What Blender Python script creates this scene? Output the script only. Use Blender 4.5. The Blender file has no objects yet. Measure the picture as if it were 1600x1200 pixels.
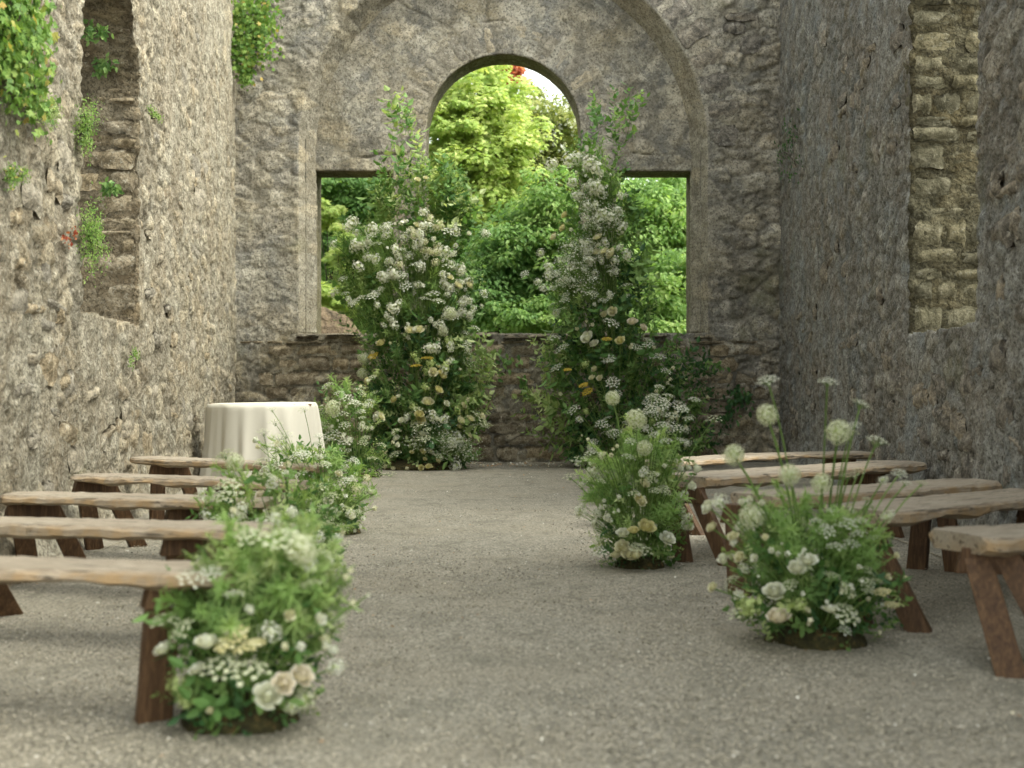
import bpy, math, random
import numpy as np
from mathutils import Vector, Matrix, Quaternion
R = random.Random(7)
N = np.random.default_rng(7)
S = bpy.context.scene
COL = S.collection
F = 2000.0      # focal length in photo pixels (1600 wide)
HC = 0.97       # camera height

# ------------------------------------------------------------------ camera, light, exposure
cam_d = bpy.data.cameras.new('camera')
cam = bpy.data.objects.new('camera', cam_d); COL.objects.link(cam)
cam.location = (0, 0, HC); cam.rotation_euler = (math.pi/2, 0, 0)
cam_d.sensor_width = 36; cam_d.lens = 45; cam_d.clip_end = 600; cam_d.clip_start = 0.05
cam_d.dof.use_dof = True; cam_d.dof.focus_distance = 10.5; cam_d.dof.aperture_fstop = 2.5
S.camera = cam
SUN_TO = Vector((0.60, -0.14, 0.80)).normalized()      # towards the sun
W = bpy.data.worlds.new('World'); S.world = W; W.use_nodes = True
nt = W.node_tree; nt.nodes.clear()
wo = nt.nodes.new('ShaderNodeOutputWorld'); bg = nt.nodes.new('ShaderNodeBackground')
sky = nt.nodes.new('ShaderNodeTexSky'); sky.sky_type = 'NISHITA'; sky.sun_disc = False
sky.sun_elevation = math.asin(SUN_TO.z); sky.sun_rotation = math.atan2(SUN_TO.x, SUN_TO.y)
sky.air_density = 1.0; sky.dust_density = 4.0; sky.ozone_density = 1.0
hs = nt.nodes.new('ShaderNodeHueSaturation'); hs.inputs['Saturation'].default_value = 0.22; hs.inputs['Value'].default_value = 1.15
nt.links.new(sky.outputs[0], hs.inputs['Color']); wm = nt.nodes.new('ShaderNodeMix'); wm.data_type = 'RGBA'; wm.blend_type = 'MULTIPLY'; wm.inputs[0].default_value = 1; wm.inputs[7].default_value = (0.985, 1.0, 0.925, 1)
nt.links.new(hs.outputs[0], wm.inputs[6]); nt.links.new(wm.outputs[2], bg.inputs[0])
bg.inputs[1].default_value = 0.15; nt.links.new(bg.outputs[0], wo.inputs[0])
sl = bpy.data.lights.new('sun', 'SUN'); sl.energy = 0.8; sl.angle = math.radians(42); sl.color = (1.0, 0.95, 0.78)
so = bpy.data.objects.new('sun', sl); COL.objects.link(so)
so.rotation_euler = (-SUN_TO).to_track_quat('-Z', 'Y').to_euler(); so.location = (8, -6, 14)
S.view_settings.view_transform = 'Standard'; S.view_settings.look = 'None'
S.view_settings.gamma = 1; S.view_settings.use_curve_mapping = False
S.view_settings.exposure = 2.05
S.render.engine = 'CYCLES'; S.cycles.use_denoising = True
S.cycles.max_bounces = 7; S.cycles.diffuse_bounces = 4; S.cycles.transmission_bounces = 4

# ------------------------------------------------------------------ helpers
def P(px, py, Z):
    return Vector(((px-800)/F*Z, Z, HC-(py-600)/F*Z))
def G(px, py, z=0.0):
    Z = (HC-z)*F/(py-600.0)
    return Vector(((px-800)/F*Z, Z, z))
def tag(o, label=None, cat=None, group=None, kind=None):
    if label: o['label'] = label
    if cat: o['category'] = cat
    if group: o['group'] = group
    if kind: o['kind'] = kind
    return o
def empty(name, loc, label, cat, group=None):
    o = bpy.data.objects.new(name, None); COL.objects.link(o); o.location = loc
    o.empty_display_size = 0.1
    return tag(o, label, cat, group)
def _h(ix, iy, iz, s):
    with np.errstate(over='ignore'):
        n = (ix.astype(np.int64)*374761393 + iy.astype(np.int64)*668265263 + iz.astype(np.int64)*2147483647 + s*974711) & 0xffffffff
        n = ((n ^ (n >> 13))*1274126177) & 0xffffffff
        n = ((n ^ (n >> 16))*2246822519) & 0xffffffff
        n = n ^ (n >> 15)
    return (n & 0xffffff)/float(0x1000000)
def vnoise(p, s=0):
    i = np.floor(p).astype(np.int64); f = p-i; f = f*f*(3-2*f)
    r = 0
    for dx in (0, 1):
        for dy in (0, 1):
            for dz in (0, 1):
                w = (f[:, 0] if dx else 1-f[:, 0])*(f[:, 1] if dy else 1-f[:, 1])*(f[:, 2] if dz else 1-f[:, 2])
                r = r + w*_h(i[:, 0]+dx, i[:, 1]+dy, i[:, 2]+dz, s)
    return r*2-1
def fbm(p, o=4, s=0, g=0.5):
    a, r, t = 1.0, 0, 0
    for k in range(o):
        r = r+a*vnoise(p*(2.03**k)+k*7.3, s+k); t += a; a *= g
    return r/t
def worley(p, s=0):
    i = np.floor(p).astype(np.int64)
    f1 = np.full(len(p), 9.0); f2 = f1.copy(); idr = np.zeros(len(p))
    for dx in (-1, 0, 1):
        for dy in (-1, 0, 1):
            for dz in (-1, 0, 1):
                c = i+np.array((dx, dy, dz))
                q = np.stack([c[:, k]+_h(c[:, 0], c[:, 1], c[:, 2], s+k*11+1) for k in range(3)], 1)
                d = np.sqrt(((p-q)**2).sum(1)); rr = _h(c[:, 0], c[:, 1], c[:, 2], s+77)
                n = d < f1
                f2 = np.where(n, f1, np.minimum(f2, d)); idr = np.where(n, rr, idr); f1 = np.where(n, d, f1)
    return f1, f2, idr
def mesh(name, V, Fc, mats=(), mi=None, smooth=False, attrs=None):
    V = np.asarray(V, dtype=np.float32).reshape(-1, 3); Fc = np.asarray(Fc, dtype=np.int32)
    k = Fc.shape[1]; m = bpy.data.meshes.new(name)
    m.vertices.add(len(V)); m.vertices.foreach_set('co', V.ravel())
    m.loops.add(Fc.size); m.loops.foreach_set('vertex_index', Fc.ravel())
    m.polygons.add(len(Fc)); m.polygons.foreach_set('loop_start', np.arange(0, Fc.size, k, dtype=np.int32))
    m.polygons.foreach_set('loop_total', np.full(len(Fc), k, dtype=np.int32))
    for a in mats: m.materials.append(a)
    if mi is not None: m.polygons.foreach_set('material_index', np.asarray(mi, dtype=np.int32))
    m.update(calc_edges=True)
    m.polygons.foreach_set('use_smooth', np.full(len(Fc), bool(smooth)))
    for n_, a in (attrs or {}).items():
        at = m.attributes.new(n_, 'FLOAT', 'POINT'); at.data.foreach_set('value', np.asarray(a, dtype=np.float32))
    m.validate(); return m
def obj(name, m, parent=None, mat4=None):
    o = bpy.data.objects.new(name, m); COL.objects.link(o)
    if parent is not None: o.parent = parent
    if mat4 is not None: o.matrix_basis = mat4
    return o
class Bag:
    """collects triangles (quads are cut) into one mesh, with one random number per piece"""
    def __init__(s): s.V = []; s.F = []; s.M = []; s.A = []; s.n = 0
    def add(s, V, Fc, m=0, a=None):
        V = np.asarray(V, float).reshape(-1, 3); Fc = np.asarray(Fc, int)
        if Fc.shape[1] == 4: Fc = np.vstack([Fc[:, [0, 1, 2]], Fc[:, [0, 2, 3]]])
        s.V.append(V); s.F.append(Fc+s.n); s.M.append(np.broadcast_to(m, (len(Fc),)) if np.ndim(m) == 0 else np.asarray(m))
        s.A.append(np.broadcast_to(R.random() if a is None else a, (len(V),)) if np.ndim(a) == 0 or a is None else np.asarray(a)); s.n += len(V)
    def arr(s): return np.vstack(s.V), np.vstack(s.F), np.concatenate(s.M), np.concatenate(s.A)
    def mesh(s, name, mats, smooth=False):
        V, Fc, M, A = s.arr(); return mesh(name, V, Fc, mats, M, smooth, {'rnd': A})
def rots(d, roll=None):
    """matrices (m,3,3) whose z axis is d, random roll"""
    d = d/np.linalg.norm(d, axis=1, keepdims=True)
    h = np.where(np.abs(d[:, 2:3]) < 0.95, np.array([[0, 0, 1.0]]), np.array([[1.0, 0, 0]]))
    x = np.cross(h, d); x /= np.linalg.norm(x, axis=1, keepdims=True); y = np.cross(d, x)
    r = N.uniform(0, 2*math.pi, len(d)) if roll is None else roll
    c, s_ = np.cos(r)[:, None], np.sin(r)[:, None]
    return np.stack([x*c+y*s_, -x*s_+y*c, d], axis=2)
def scatter(bag, T, pos, rot, sc, a=None):
    TV, TF, TM = T[0], T[1], T[2]; m = len(pos); n = len(TV)
    sc = np.asarray(sc, float).reshape(-1, 1, 1) if np.ndim(sc) <= 1 else sc[:, None, :]
    V = np.einsum('mij,mnj->mni', rot, TV[None]*np.broadcast_to(sc, (m, 1, sc.shape[-1])))+pos[:, None, :]
    Fc = (TF[None]+(np.arange(m)*n)[:, None, None]).reshape(-1, 3)
    A = np.repeat(N.random(m) if a is None else a, n)
    bag.add(V.reshape(-1, 3), Fc, np.tile(TM, m), A)
def tube(bag, pts, rad, sides=4, m=0, a=None):
    pts = np.asarray([tuple(p) for p in pts], float); k = len(pts); rad = np.broadcast_to(rad, (k,))
    t = np.gradient(pts, axis=0); t /= np.linalg.norm(t, axis=1, keepdims=True)+1e-9
    h = np.array([0.31, 0.95, 0.05]) if abs(t[0][1]) < 0.9 else np.array([1.0, 0, 0])
    x = np.cross(t, h); x /= np.linalg.norm(x, axis=1, keepdims=True)+1e-9; y = np.cross(t, x)
    an = np.arange(sides)/sides*2*math.pi
    V = pts[:, None]+rad[:, None, None]*(x[:, None]*np.cos(an)[None, :, None]+y[:, None]*np.sin(an)[None, :, None])
    i = np.arange(k-1)[:, None]*sides; j = np.arange(sides)[None]; j2 = (j+1) % sides
    Fc = np.stack([i+j, i+j2, i+sides+j2, i+sides+j], 2).reshape(-1, 4)
    bag.add(V.reshape(-1, 3), Fc, m, a)
def bez(a, b, c, n=6):
    a, b, c = np.array(a, float), np.array(b, float), np.array(c, float); t = np.linspace(0, 1, n)[:, None]
    return (1-t)**2*a+2*t*(1-t)*b+t*t*c

# ------------------------------------------------------------------ materials
class NB:
    def __init__(s, name):
        s.m = bpy.data.materials.new(name); s.m.use_nodes = True; s.t = s.m.node_tree; s.t.nodes.clear()
        s.out = s.n('ShaderNodeOutputMaterial')
    def n(s, ty, **kw):
        o = s.t.nodes.new(ty)
        for k, v in kw.items(): setattr(o, k, v)
        return o
    def l(s, a, b): s.t.links.new(a, b)
    def pos(s, sc=(1, 1, 1), obj_space=False):
        if obj_space: c = s.n('ShaderNodeTexCoord').outputs['Object']
        else: c = s.n('ShaderNodeNewGeometry').outputs['Position']
        mp = s.n('ShaderNodeMapping'); mp.inputs['Scale'].default_value = sc; s.l(c, mp.inputs[0]); return mp.outputs[0]
    def noise(s, v, sc, det=4, rough=0.6, dist=0):
        o = s.n('ShaderNodeTexNoise'); o.inputs['Scale'].default_value = sc; o.inputs['Detail'].default_value = det
        o.inputs['Roughness'].default_value = rough; o.inputs['Distortion'].default_value = dist; s.l(v, o.inputs['Vector']); return o.outputs[0]
    def vor(s, v, sc, feat='F1', out=0, rnd=1.0):
        o = s.n('ShaderNodeTexVoronoi', feature=feat); o.inputs['Scale'].default_value = sc; o.inputs['Randomness'].default_value = rnd
        s.l(v, o.inputs['Vector']); return o.outputs[out]
    def ramp(s, f, stops, interp='LINEAR'):
        o = s.n('ShaderNodeValToRGB'); o.color_ramp.interpolation = interp; e = o.color_ramp.elements
        while len(e) < len(stops): e.new(0.5)
        for k, (p_, c) in enumerate(stops):
            e[k].position = p_; e[k].color = (c, c, c, 1) if np.ndim(c) == 0 else (*c, 1)
        s.l(f, o.inputs[0]); return o.outputs[0]
    def mix(s, f, a, b, mode='MIX'):
        o = s.n('ShaderNodeMix', data_type='RGBA', blend_type=mode)
        for v, i in ((f, 0), (a, 6), (b, 7)):
            if isinstance(v, (int, float)): o.inputs[i].default_value = v
            elif isinstance(v, tuple): o.inputs[i].default_value = (*v, 1)
            else: s.l(v, o.inputs[i])
        return o.outputs[2]
    def math(s, op, a, b=0.0):
        o = s.n('ShaderNodeMath', operation=op)
        for v, i in ((a, 0), (b, 1)):
            if isinstance(v, (int, float)): o.inputs[i].default_value = v
            else: s.l(v, o.inputs[i])
        return o.outputs[0]
    def attr(s, n_):
        o = s.n('ShaderNodeAttribute'); o.attribute_name = n_; return o.outputs['Fac']
    def orand(s): return s.n('ShaderNodeObjectInfo').outputs['Random']
    def bump(s, h, st=0.5, d=0.02, nrm=None):
        o = s.n('ShaderNodeBump'); o.inputs['Strength'].default_value = st; o.inputs['Distance'].default_value = d
        s.l(h, o.inputs['Height'])
        if nrm is not None: s.l(nrm, o.inputs['Normal'])
        return o.outputs[0]
    def princ(s, col, rough=0.8, nrm=None, spec=0.3, sheen=0):
        o = s.n('ShaderNodeBsdfPrincipled')
        if isinstance(col, tuple): o.inputs['Base Color'].default_value = (*col, 1)
        else: s.l(col, o.inputs['Base Color'])
        o.inputs['Roughness'].default_value = rough; o.inputs['Specular IOR Level'].default_value = spec
        if nrm is not None: s.l(nrm, o.inputs['Normal'])
        s.l(o.outputs[0], s.out.inputs[0]); return o

def stone_mat(name, dark, mid, light, brown, lichen, sc=1.0, lich_amt=0.5, brown_amt=0.5, bump=0.8, warmgrey=None, lowbrown=0.0, cool=None, endw=False):
    b = NB(name); p = b.pos()
    n1 = b.noise(p, 1.3*sc, 5, 0.65, 0.6); n2 = b.noise(p, 9*sc, 6, 0.75, 0.4); n3 = b.noise(p, 55*sc, 3, 0.7)
    c = b.ramp(n2, [(0.40, dark), (0.49, mid), (0.60, light)])
    c = b.mix(b.ramp(n1, [(0.42, 0.0), (0.62, brown_amt)]), c, brown)
    if cool: c = b.mix(b.ramp(b.noise(p, 2.3*sc, 4, 0.7), [(0.5, 0.0), (0.64, 0.75)]), c, cool)
    if lowbrown:
        z = b.n('ShaderNodeSeparateXYZ'); b.l(p, z.inputs[0])
        zz = b.math('ADD', z.outputs[2], b.math('MULTIPLY', b.math('SUBTRACT', n1, 0.5), 1.6))
        c = b.mix(b.ramp(b.math('MULTIPLY', zz, 0.25), [(0.28, lowbrown), (0.5, 0.0)]), c, brown)
    if endw:
        bl = b.noise(p, 1.9, 5, 0.72, 1.0); c = b.mix(b.ramp(bl, [(0.50, 0.0), (0.57, 0.7)]), c, (0.14, 0.14, 0.135))
        c = b.mix(b.ramp(b.noise(p, 4.2, 6, 0.75, 0.8), [(0.50, 0.0), (0.56, 0.65)]), c, (0.46, 0.43, 0.36))
        c = b.mix(b.ramp(b.noise(p, 0.9, 3, 0.6), [(0.5, 0.0), (0.62, 0.35)]), c, (0.30, 0.25, 0.14))
    c = b.mix(b.ramp(b.noise(b.pos((2.2, 2.2, 0.35)), 2.0, 4, 0.65), [(0.50, 0.0), (0.62, 0.4)]), c, tuple(x*0.7 for x in dark))
    # crumbling pits and aggregate
    c = b.mix(b.ramp(n3, [(0.38, 0.85), (0.50, 0.0)]), c, tuple(x*0.45 for x in dark))
    n4 = b.noise(p, 17*sc, 5, 0.7, 1.2); c = b.mix(b.ramp(n4, [(0.36, 0.25 if endw else 0.7), (0.44, 0.0)]), c, tuple(x*0.6 for x in dark))
    sp = b.noise(p, 23*sc, 4, 0.8, 0.8)
    c = b.mix(b.ramp(sp, [(0.54, 0.0), (0.60, lich_amt)]), c, lichen)
    spot = b.vor(b.pos((1, 1, 1)), 26*sc); pm = b.ramp(b.noise(p, 3.1, 3), [(0.5, 0.0), (0.62, 1.0)])
    c = b.mix(b.math('MULTIPLY', b.ramp(spot, [(0.16, 1.0), (0.24, 0.0)]), b.math('MULTIPLY', pm, lich_amt)), c, lichen)
    gm = b.ramp(b.noise(p, 0.8, 4, 0.7), [(0.6, 0.0), (0.72, 0.45)])
    c = b.mix(gm, c, (0.13, 0.13, 0.055))
    st = b.attr('stone'); c = b.mix(0.6, c, b.ramp(st, [(0, (0.28, 0.27, 0.26)), (0.35, (0.46, 0.44, 0.42)), (0.6, (0.52, 0.52, 0.52)), (0.85, (0.60, 0.55, 0.48)), (1, (0.72, 0.70, 0.66))]), 'OVERLAY')
    jt = b.attr('joint'); c = b.mix(b.math('MULTIPLY', jt, 0.6), c, tuple(x*0.5 for x in dark))
    if endw: n4 = n2
    h = b.math('ADD', b.math('MULTIPLY', n2, 1.0), b.math('MULTIPLY', n3, 0.35))
    h = b.math('ADD', h, b.math('MULTIPLY', b.vor(p, 30*sc), 0.5)); h = b.math('ADD', h, b.math('MULTIPLY', n4, 1.2))
    b.princ(c, 0.92, b.bump(h, bump, 0.035), 0.15); return b.m
M = {}
M['wall_left'] = stone_mat('lime_rubble', (0.18, 0.163, 0.122), (0.295, 0.272, 0.21), (0.40, 0.377, 0.305), (0.25, 0.205, 0.138), (0.48, 0.46, 0.39), 1.0, 0.45, 0.6, 0.6)
M['wall_right'] = stone_mat('grey_rubble', (0.14, 0.137, 0.122), (0.235, 0.235, 0.215), (0.33, 0.335, 0.315), (0.20, 0.16, 0.115), (0.42, 0.425, 0.40), 1.0, 0.45, 0.5, 0.6, cool=(0.20, 0.225, 0.235))
M['wall_end'] = stone_mat('old_render', (0.20, 0.187, 0.152), (0.30, 0.283, 0.232), (0.39, 0.37, 0.305), (0.24, 0.205, 0.138), (0.48, 0.462, 0.39), 0.7, 0.35, 0.5, 0.35, lowbrown=0.6, cool=(0.15, 0.155, 0.155), endw=True)
M['arch_band'] = stone_mat('arch_band_render', (0.20, 0.185, 0.145), (0.32, 0.298, 0.238), (0.39, 0.368, 0.30), (0.27, 0.235, 0.165), (0.46, 0.44, 0.37), 0.8, 0.35, 0.4, 0.4)
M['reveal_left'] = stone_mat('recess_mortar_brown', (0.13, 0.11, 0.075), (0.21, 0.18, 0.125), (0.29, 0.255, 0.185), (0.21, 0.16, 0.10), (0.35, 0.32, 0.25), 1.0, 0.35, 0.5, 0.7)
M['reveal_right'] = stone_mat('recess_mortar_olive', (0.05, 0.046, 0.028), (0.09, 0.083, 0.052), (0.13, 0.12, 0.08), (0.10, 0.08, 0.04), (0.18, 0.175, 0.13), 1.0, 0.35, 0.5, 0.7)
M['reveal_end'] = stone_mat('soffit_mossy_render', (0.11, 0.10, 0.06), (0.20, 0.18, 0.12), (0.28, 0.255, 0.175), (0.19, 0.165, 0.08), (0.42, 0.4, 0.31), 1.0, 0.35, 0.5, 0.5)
def part_stone(name, a, b_, c_, lich):
    b = NB(name); p = b.pos()
    n2 = b.noise(p, 11, 6, 0.75, 0.5); n3 = b.noise(p, 60, 3, 0.7)
    c = b.ramp(n2, [(0.40, a), (0.5, b_), (0.6, c_)])
    c = b.mix(0.6, c, b.ramp(b.orand(), [(0, (0.32, 0.31, 0.30)), (0.5, (0.5, 0.48, 0.45)), (1, (0.68, 0.62, 0.52))]), 'OVERLAY')
    c = b.mix(b.ramp(n3, [(0.34, 0.7), (0.5, 0.0)]), c, tuple(x*0.5 for x in a))
    c = b.mix(b.ramp(b.noise(p, 21, 4, 0.8, 0.8), [(0.57, 0.0), (0.66, 0.7)]), c, lich)
    h = b.math('ADD', n2, b.math('MULTIPLY', n3, 0.3))
    b.princ(c, 0.9, b.bump(h, 0.9, 0.03), 0.15); return b.m
M['stone_left'] = part_stone('jamb_stone_brown', (0.13, 0.11, 0.075), (0.27, 0.23, 0.165), (0.38, 0.34, 0.26), (0.5, 0.48, 0.4))
M['stone_ochre'] = part_stone('jamb_stone_ochre', (0.075, 0.071, 0.045), (0.13, 0.122, 0.082), (0.185, 0.175, 0.125), (0.25, 0.24, 0.185))
M['stone_grey'] = part_stone('pier_stone_grey', (0.11, 0.105, 0.095), (0.21, 0.195, 0.17), (0.33, 0.305, 0.26), (0.48, 0.46, 0.4))
M['stone_low'] = part_stone('low_wall_stone', (0.15, 0.122, 0.082), (0.26, 0.22, 0.155), (0.35, 0.31, 0.235), (0.42, 0.39, 0.3))
M['stone_pale'] = part_stone('sill_stone', (0.18, 0.167, 0.135), (0.29, 0.268, 0.22), (0.38, 0.355, 0.295), (0.5, 0.475, 0.41))
M['sill_grey'] = part_stone('worn_sill_stone', (0.12, 0.105, 0.08), (0.22, 0.20, 0.155), (0.32, 0.295, 0.235), (0.5, 0.475, 0.41))
def gravel_mat():
    b = NB('gravel'); p = b.pos()
    g = b.vor(p, 165, out=1); g2 = b.noise(p, 70, 3, 0.8); g3 = b.noise(p, 1.1, 5, 0.65); 
    s_ = b.n('ShaderNodeSeparateColor'); b.l(g, s_.inputs[0])
    c = b.ramp(s_.outputs[0], [(0, (0.10, 0.095, 0.075)), (0.3, (0.29, 0.27, 0.22)), (0.7, (0.41, 0.38, 0.31)), (0.95, (0.46, 0.42, 0.335)), (1, (0.6, 0.56, 0.47))])
    c = b.mix(b.ramp(g2, [(0.40, 0.8), (0.5, 0.0)]), c, (0.08, 0.078, 0.06))
    c = b.mix(b.ramp(g3, [(0.42, 0.0), (0.65, 0.4)]), c, (0.30, 0.265, 0.20))
    c = b.mix(b.ramp(b.noise(p, 3.5, 4, 0.7), [(0.50, 0.0), (0.62, 0.45)]), c, (0.165, 0.158, 0.125))
    c = b.mix(b.ramp(b.noise(b.pos((1, .5, 1)), 9, 5, 0.75, 1.0), [(0.55, 0.0), (0.64, 0.5)]), c, (0.13, 0.122, 0.09))
    d = b.vor(p, 165); h = b.math('ADD', b.math('MULTIPLY', d, -1.0), b.math('MULTIPLY', g2, 0.8))
    b.princ(c, 0.9, b.bump(h, 0.9, 0.008), 0.2); return b.m
M['gravel'] = gravel_mat()
b = NB('pebble'); c = b.ramp(b.attr('rnd'), [(0, (0.13, 0.12, 0.09)), (0.4, (0.28, 0.255, 0.195)), (0.8, (0.39, 0.355, 0.275)), (0.97, (0.45, 0.415, 0.335)), (1, (0.6, 0.57, 0.5))]); b.princ(c, 0.85); M['pebble'] = b.m
b = NB('meadow'); p = b.pos(); c = b.ramp(b.noise(p, 6, 5, 0.7), [(0.35, (0.03, 0.05, 0.015)), (0.6, (0.08, 0.13, 0.03)), (0.75, (0.12, 0.10, 0.05))]); b.princ(c, 0.9, b.bump(b.noise(p, 20, 4), 1, 0.1)); M['meadow'] = b.m
b = NB('bank_soil'); p = b.pos(); c = b.ramp(b.noise(p, 3, 6, 0.75), [(0.35, (0.05, 0.04, 0.025)), (0.55, (0.15, 0.11, 0.07)), (0.7, (0.10, 0.12, 0.04))]); b.princ(c, 0.95, b.bump(b.noise(p, 9, 5), 1, 0.15)); M['soil'] = b.m
def wood(name, lo, mid, hi, sc, rough=0.7, worn=None):
    b = NB(name); p = b.pos(sc, True); n1 = b.noise(p, 3.0, 6, 0.7, 1.6); n2 = b.noise(p, 14, 4, 0.7, 0.4)
    c = b.ramp(b.math('ADD', b.math('MULTIPLY', n1, 0.65), b.math('MULTIPLY', n2, 0.35)), [(0.34, lo), (0.5, mid), (0.66, hi)])
    c = b.mix(0.35, c, b.ramp(b.orand(), [(0, 0.36), (1, 0.62)]), 'OVERLAY')
    if worn:
        c = b.mix(b.ramp(b.noise(b.pos((1, 1, 1), True), 3.2, 4, 0.7), [(0.45, 0.0), (0.65, 0.7)]), c, worn)
        e = b.attr('edge'); c = b.mix(b.math('MULTIPLY', e, b.ramp(b.noise(b.pos((1, 1, 1), True), 9, 4, 0.7), [(0.4, 0.15), (0.6, 0.9)])), c, (0.33, 0.22, 0.11))
        cr = b.ramp(b.noise(b.pos((0.5, 9, 9), True), 6, 3, 0.6, 0.3), [(0.36, 0.8), (0.42, 0.0)]); c = b.mix(cr, c, tuple(x*0.4 for x in lo))
    b.princ(c, rough, b.bump(b.math('ADD', n1, n2), 0.7, 0.006), 0.3); return b.m
M['plank'] = wood('weathered_plank', (0.13, 0.10, 0.07), (0.29, 0.245, 0.185), (0.42, 0.365, 0.29), (1.2, 14, 14), 0.75, (0.345, 0.305, 0.24))
M['leg'] = wood('stained_leg', (0.035, 0.018, 0.008), (0.088, 0.046, 0.021), (0.18, 0.105, 0.05), (10, 10, 1.0), 0.55)
b = NB('cotton_cloth'); p = b.pos((1, 1, 1), True); b.princ((0.56, 0.535, 0.46), 0.9, b.bump(b.noise(p, 60, 3), 0.15, 0.003), 0.1); M['cloth'] = b.m
b = NB('table_wood'); b.princ((0.2, 0.12, 0.07), 0.6); M['tablewood'] = b.m
def leaf(name, stops, tr=0.35, rough=0.55, key='rnd', spec=0.3, trc=1.3):
    b = NB(name)
    f = b.attr(key); c = b.ramp(f, stops)
    pr = b.n('ShaderNodeBsdfPrincipled'); b.l(c, pr.inputs['Base Color']); pr.inputs['Roughness'].default_value = rough; pr.inputs['Specular IOR Level'].default_value = spec
    tl = b.n('ShaderNodeBsdfTranslucent'); b.l(b.mix(1.0, c, (trc, trc, trc*0.6), 'MULTIPLY'), tl.inputs[0])
    mx = b.n('ShaderNodeMixShader'); mx.inputs[0].default_value = tr
    b.l(pr.outputs[0], mx.inputs[1]); b.l(tl.outputs[0], mx.inputs[2]); b.l(mx.outputs[0], b.out.inputs[0]); return b.m
M['leaf_mid'] = leaf('leaf_mid_green', [(0, (0.065, 0.15, 0.04)), (0.5, (0.13, 0.25, 0.07)), (1, (0.25, 0.38, 0.13))], 0.42)
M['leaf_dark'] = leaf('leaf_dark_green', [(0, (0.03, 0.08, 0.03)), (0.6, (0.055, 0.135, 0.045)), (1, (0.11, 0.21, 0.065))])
M['leaf_pale'] = leaf('leaf_pale_green', [(0, (0.17, 0.25, 0.08)), (0.5, (0.30, 0.39, 0.15)), (1, (0.48, 0.55, 0.28))], 0.42)
M['leaf_feather'] = leaf('feathery_green', [(0, (0.17, 0.29, 0.08)), (0.5, (0.27, 0.41, 0.13)), (1, (0.42, 0.54, 0.22))], 0.45)
M['leaf_maple'] = leaf('golden_maple_leaf', [(0, (0.20, 0.31, 0.07)), (0.5, (0.36, 0.46, 0.13)), (1, (0.52, 0.57, 0.22))], 0.5)
M['leaf_red'] = leaf('copper_leaf', [(0, (0.25, 0.05, 0.03)), (0.6, (0.42, 0.11, 0.06)), (1, (0.5, 0.24, 0.1))], 0.5)
M['leaf_wood'] = leaf('woodland_leaf', [(0, (0.07, 0.16, 0.04)), (0.5, (0.13, 0.25, 0.065)), (1, (0.25, 0.36, 0.11))], 0.5)
M['leaf_bright'] = leaf('bright_leaf', [(0, (0.10, 0.20, 0.05)), (0.5, (0.19, 0.32, 0.08)), (1, (0.33, 0.44, 0.15))], 0.5)
M['leaf_olive'] = leaf('olive_leaf', [(0, (0.10, 0.14, 0.03)), (0.5, (0.20, 0.25, 0.06)), (1, (0.36, 0.36, 0.12))], 0.5)
M['leaf_ivy'] = leaf('ivy_leaf', [(0, (0.08, 0.17, 0.035)), (0.6, (0.17, 0.30, 0.06)), (0.93, (0.28, 0.39, 0.10)), (1, (0.48, 0.34, 0.10))], 0.35)
def petal(name, stops, tr=0.3): return leaf(name, stops, tr, 0.75, 'rnd', 0.15, 1.0)
M['white'] = petal('white_petal', [(0, (0.62, 0.63, 0.54)), (1, (0.77, 0.78, 0.70))])
M['cream'] = petal('cream_petal', [(0, (0.62, 0.60, 0.42)), (1, (0.72, 0.70, 0.53))])
M['blush'] = petal('blush_petal', [(0, (0.68, 0.62, 0.52)), (1, (0.76, 0.71, 0.62))])
M['yellow'] = petal('soft_yellow_petal', [(0, (0.58, 0.54, 0.27)), (1, (0.68, 0.65, 0.41))])
M['gold'] = petal('golden_floret', [(0, (0.45, 0.34, 0.05)), (1, (0.6, 0.48, 0.10))])
M['greenwhite'] = petal('green_white_floret', [(0, (0.55, 0.59, 0.40)), (1, (0.70, 0.71, 0.56))])
M['lime'] = petal('lime_floret', [(0, (0.34, 0.44, 0.14)), (1, (0.52, 0.60, 0.28))])
M['stem'] = leaf('stem_green', [(0, (0.08, 0.15, 0.03)), (1, (0.2, 0.30, 0.09))], 0.1)
M['bark'] = None
b = NB('bark'); p = b.pos((4, 4, 1)); c = b.ramp(b.noise(p, 5, 5, 0.7), [(0.35, (0.02, 0.016, 0.012)), (0.6, (0.07, 0.055, 0.04))]); b.princ(c, 0.95, b.bump(b.noise(p, 8, 4), 1, 0.03)); M['bark'] = b.m
b = NB('moss'); p = b.pos(); c = b.ramp(b.noise(p, 30, 4, 0.7), [(0.35, (0.02, 0.018, 0.008)), (0.55, (0.05, 0.045, 0.015)), (0.7, (0.14, 0.085, 0.03))]); b.princ(c, 0.95, b.bump(b.noise(p, 60, 4), 1, 0.02)); M['moss'] = b.m
b = NB('fallen_petal'); c = b.ramp(b.attr('rnd'), [(0, (0.7, 0.68, 0.6)), (0.5, (0.6, 0.55, 0.4)), (0.7, (0.42, 0.25, 0.12)), (1, (0.25, 0.3, 0.1))], 'CONSTANT'); b.princ(c, 0.8); M['litter'] = b.m

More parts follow.
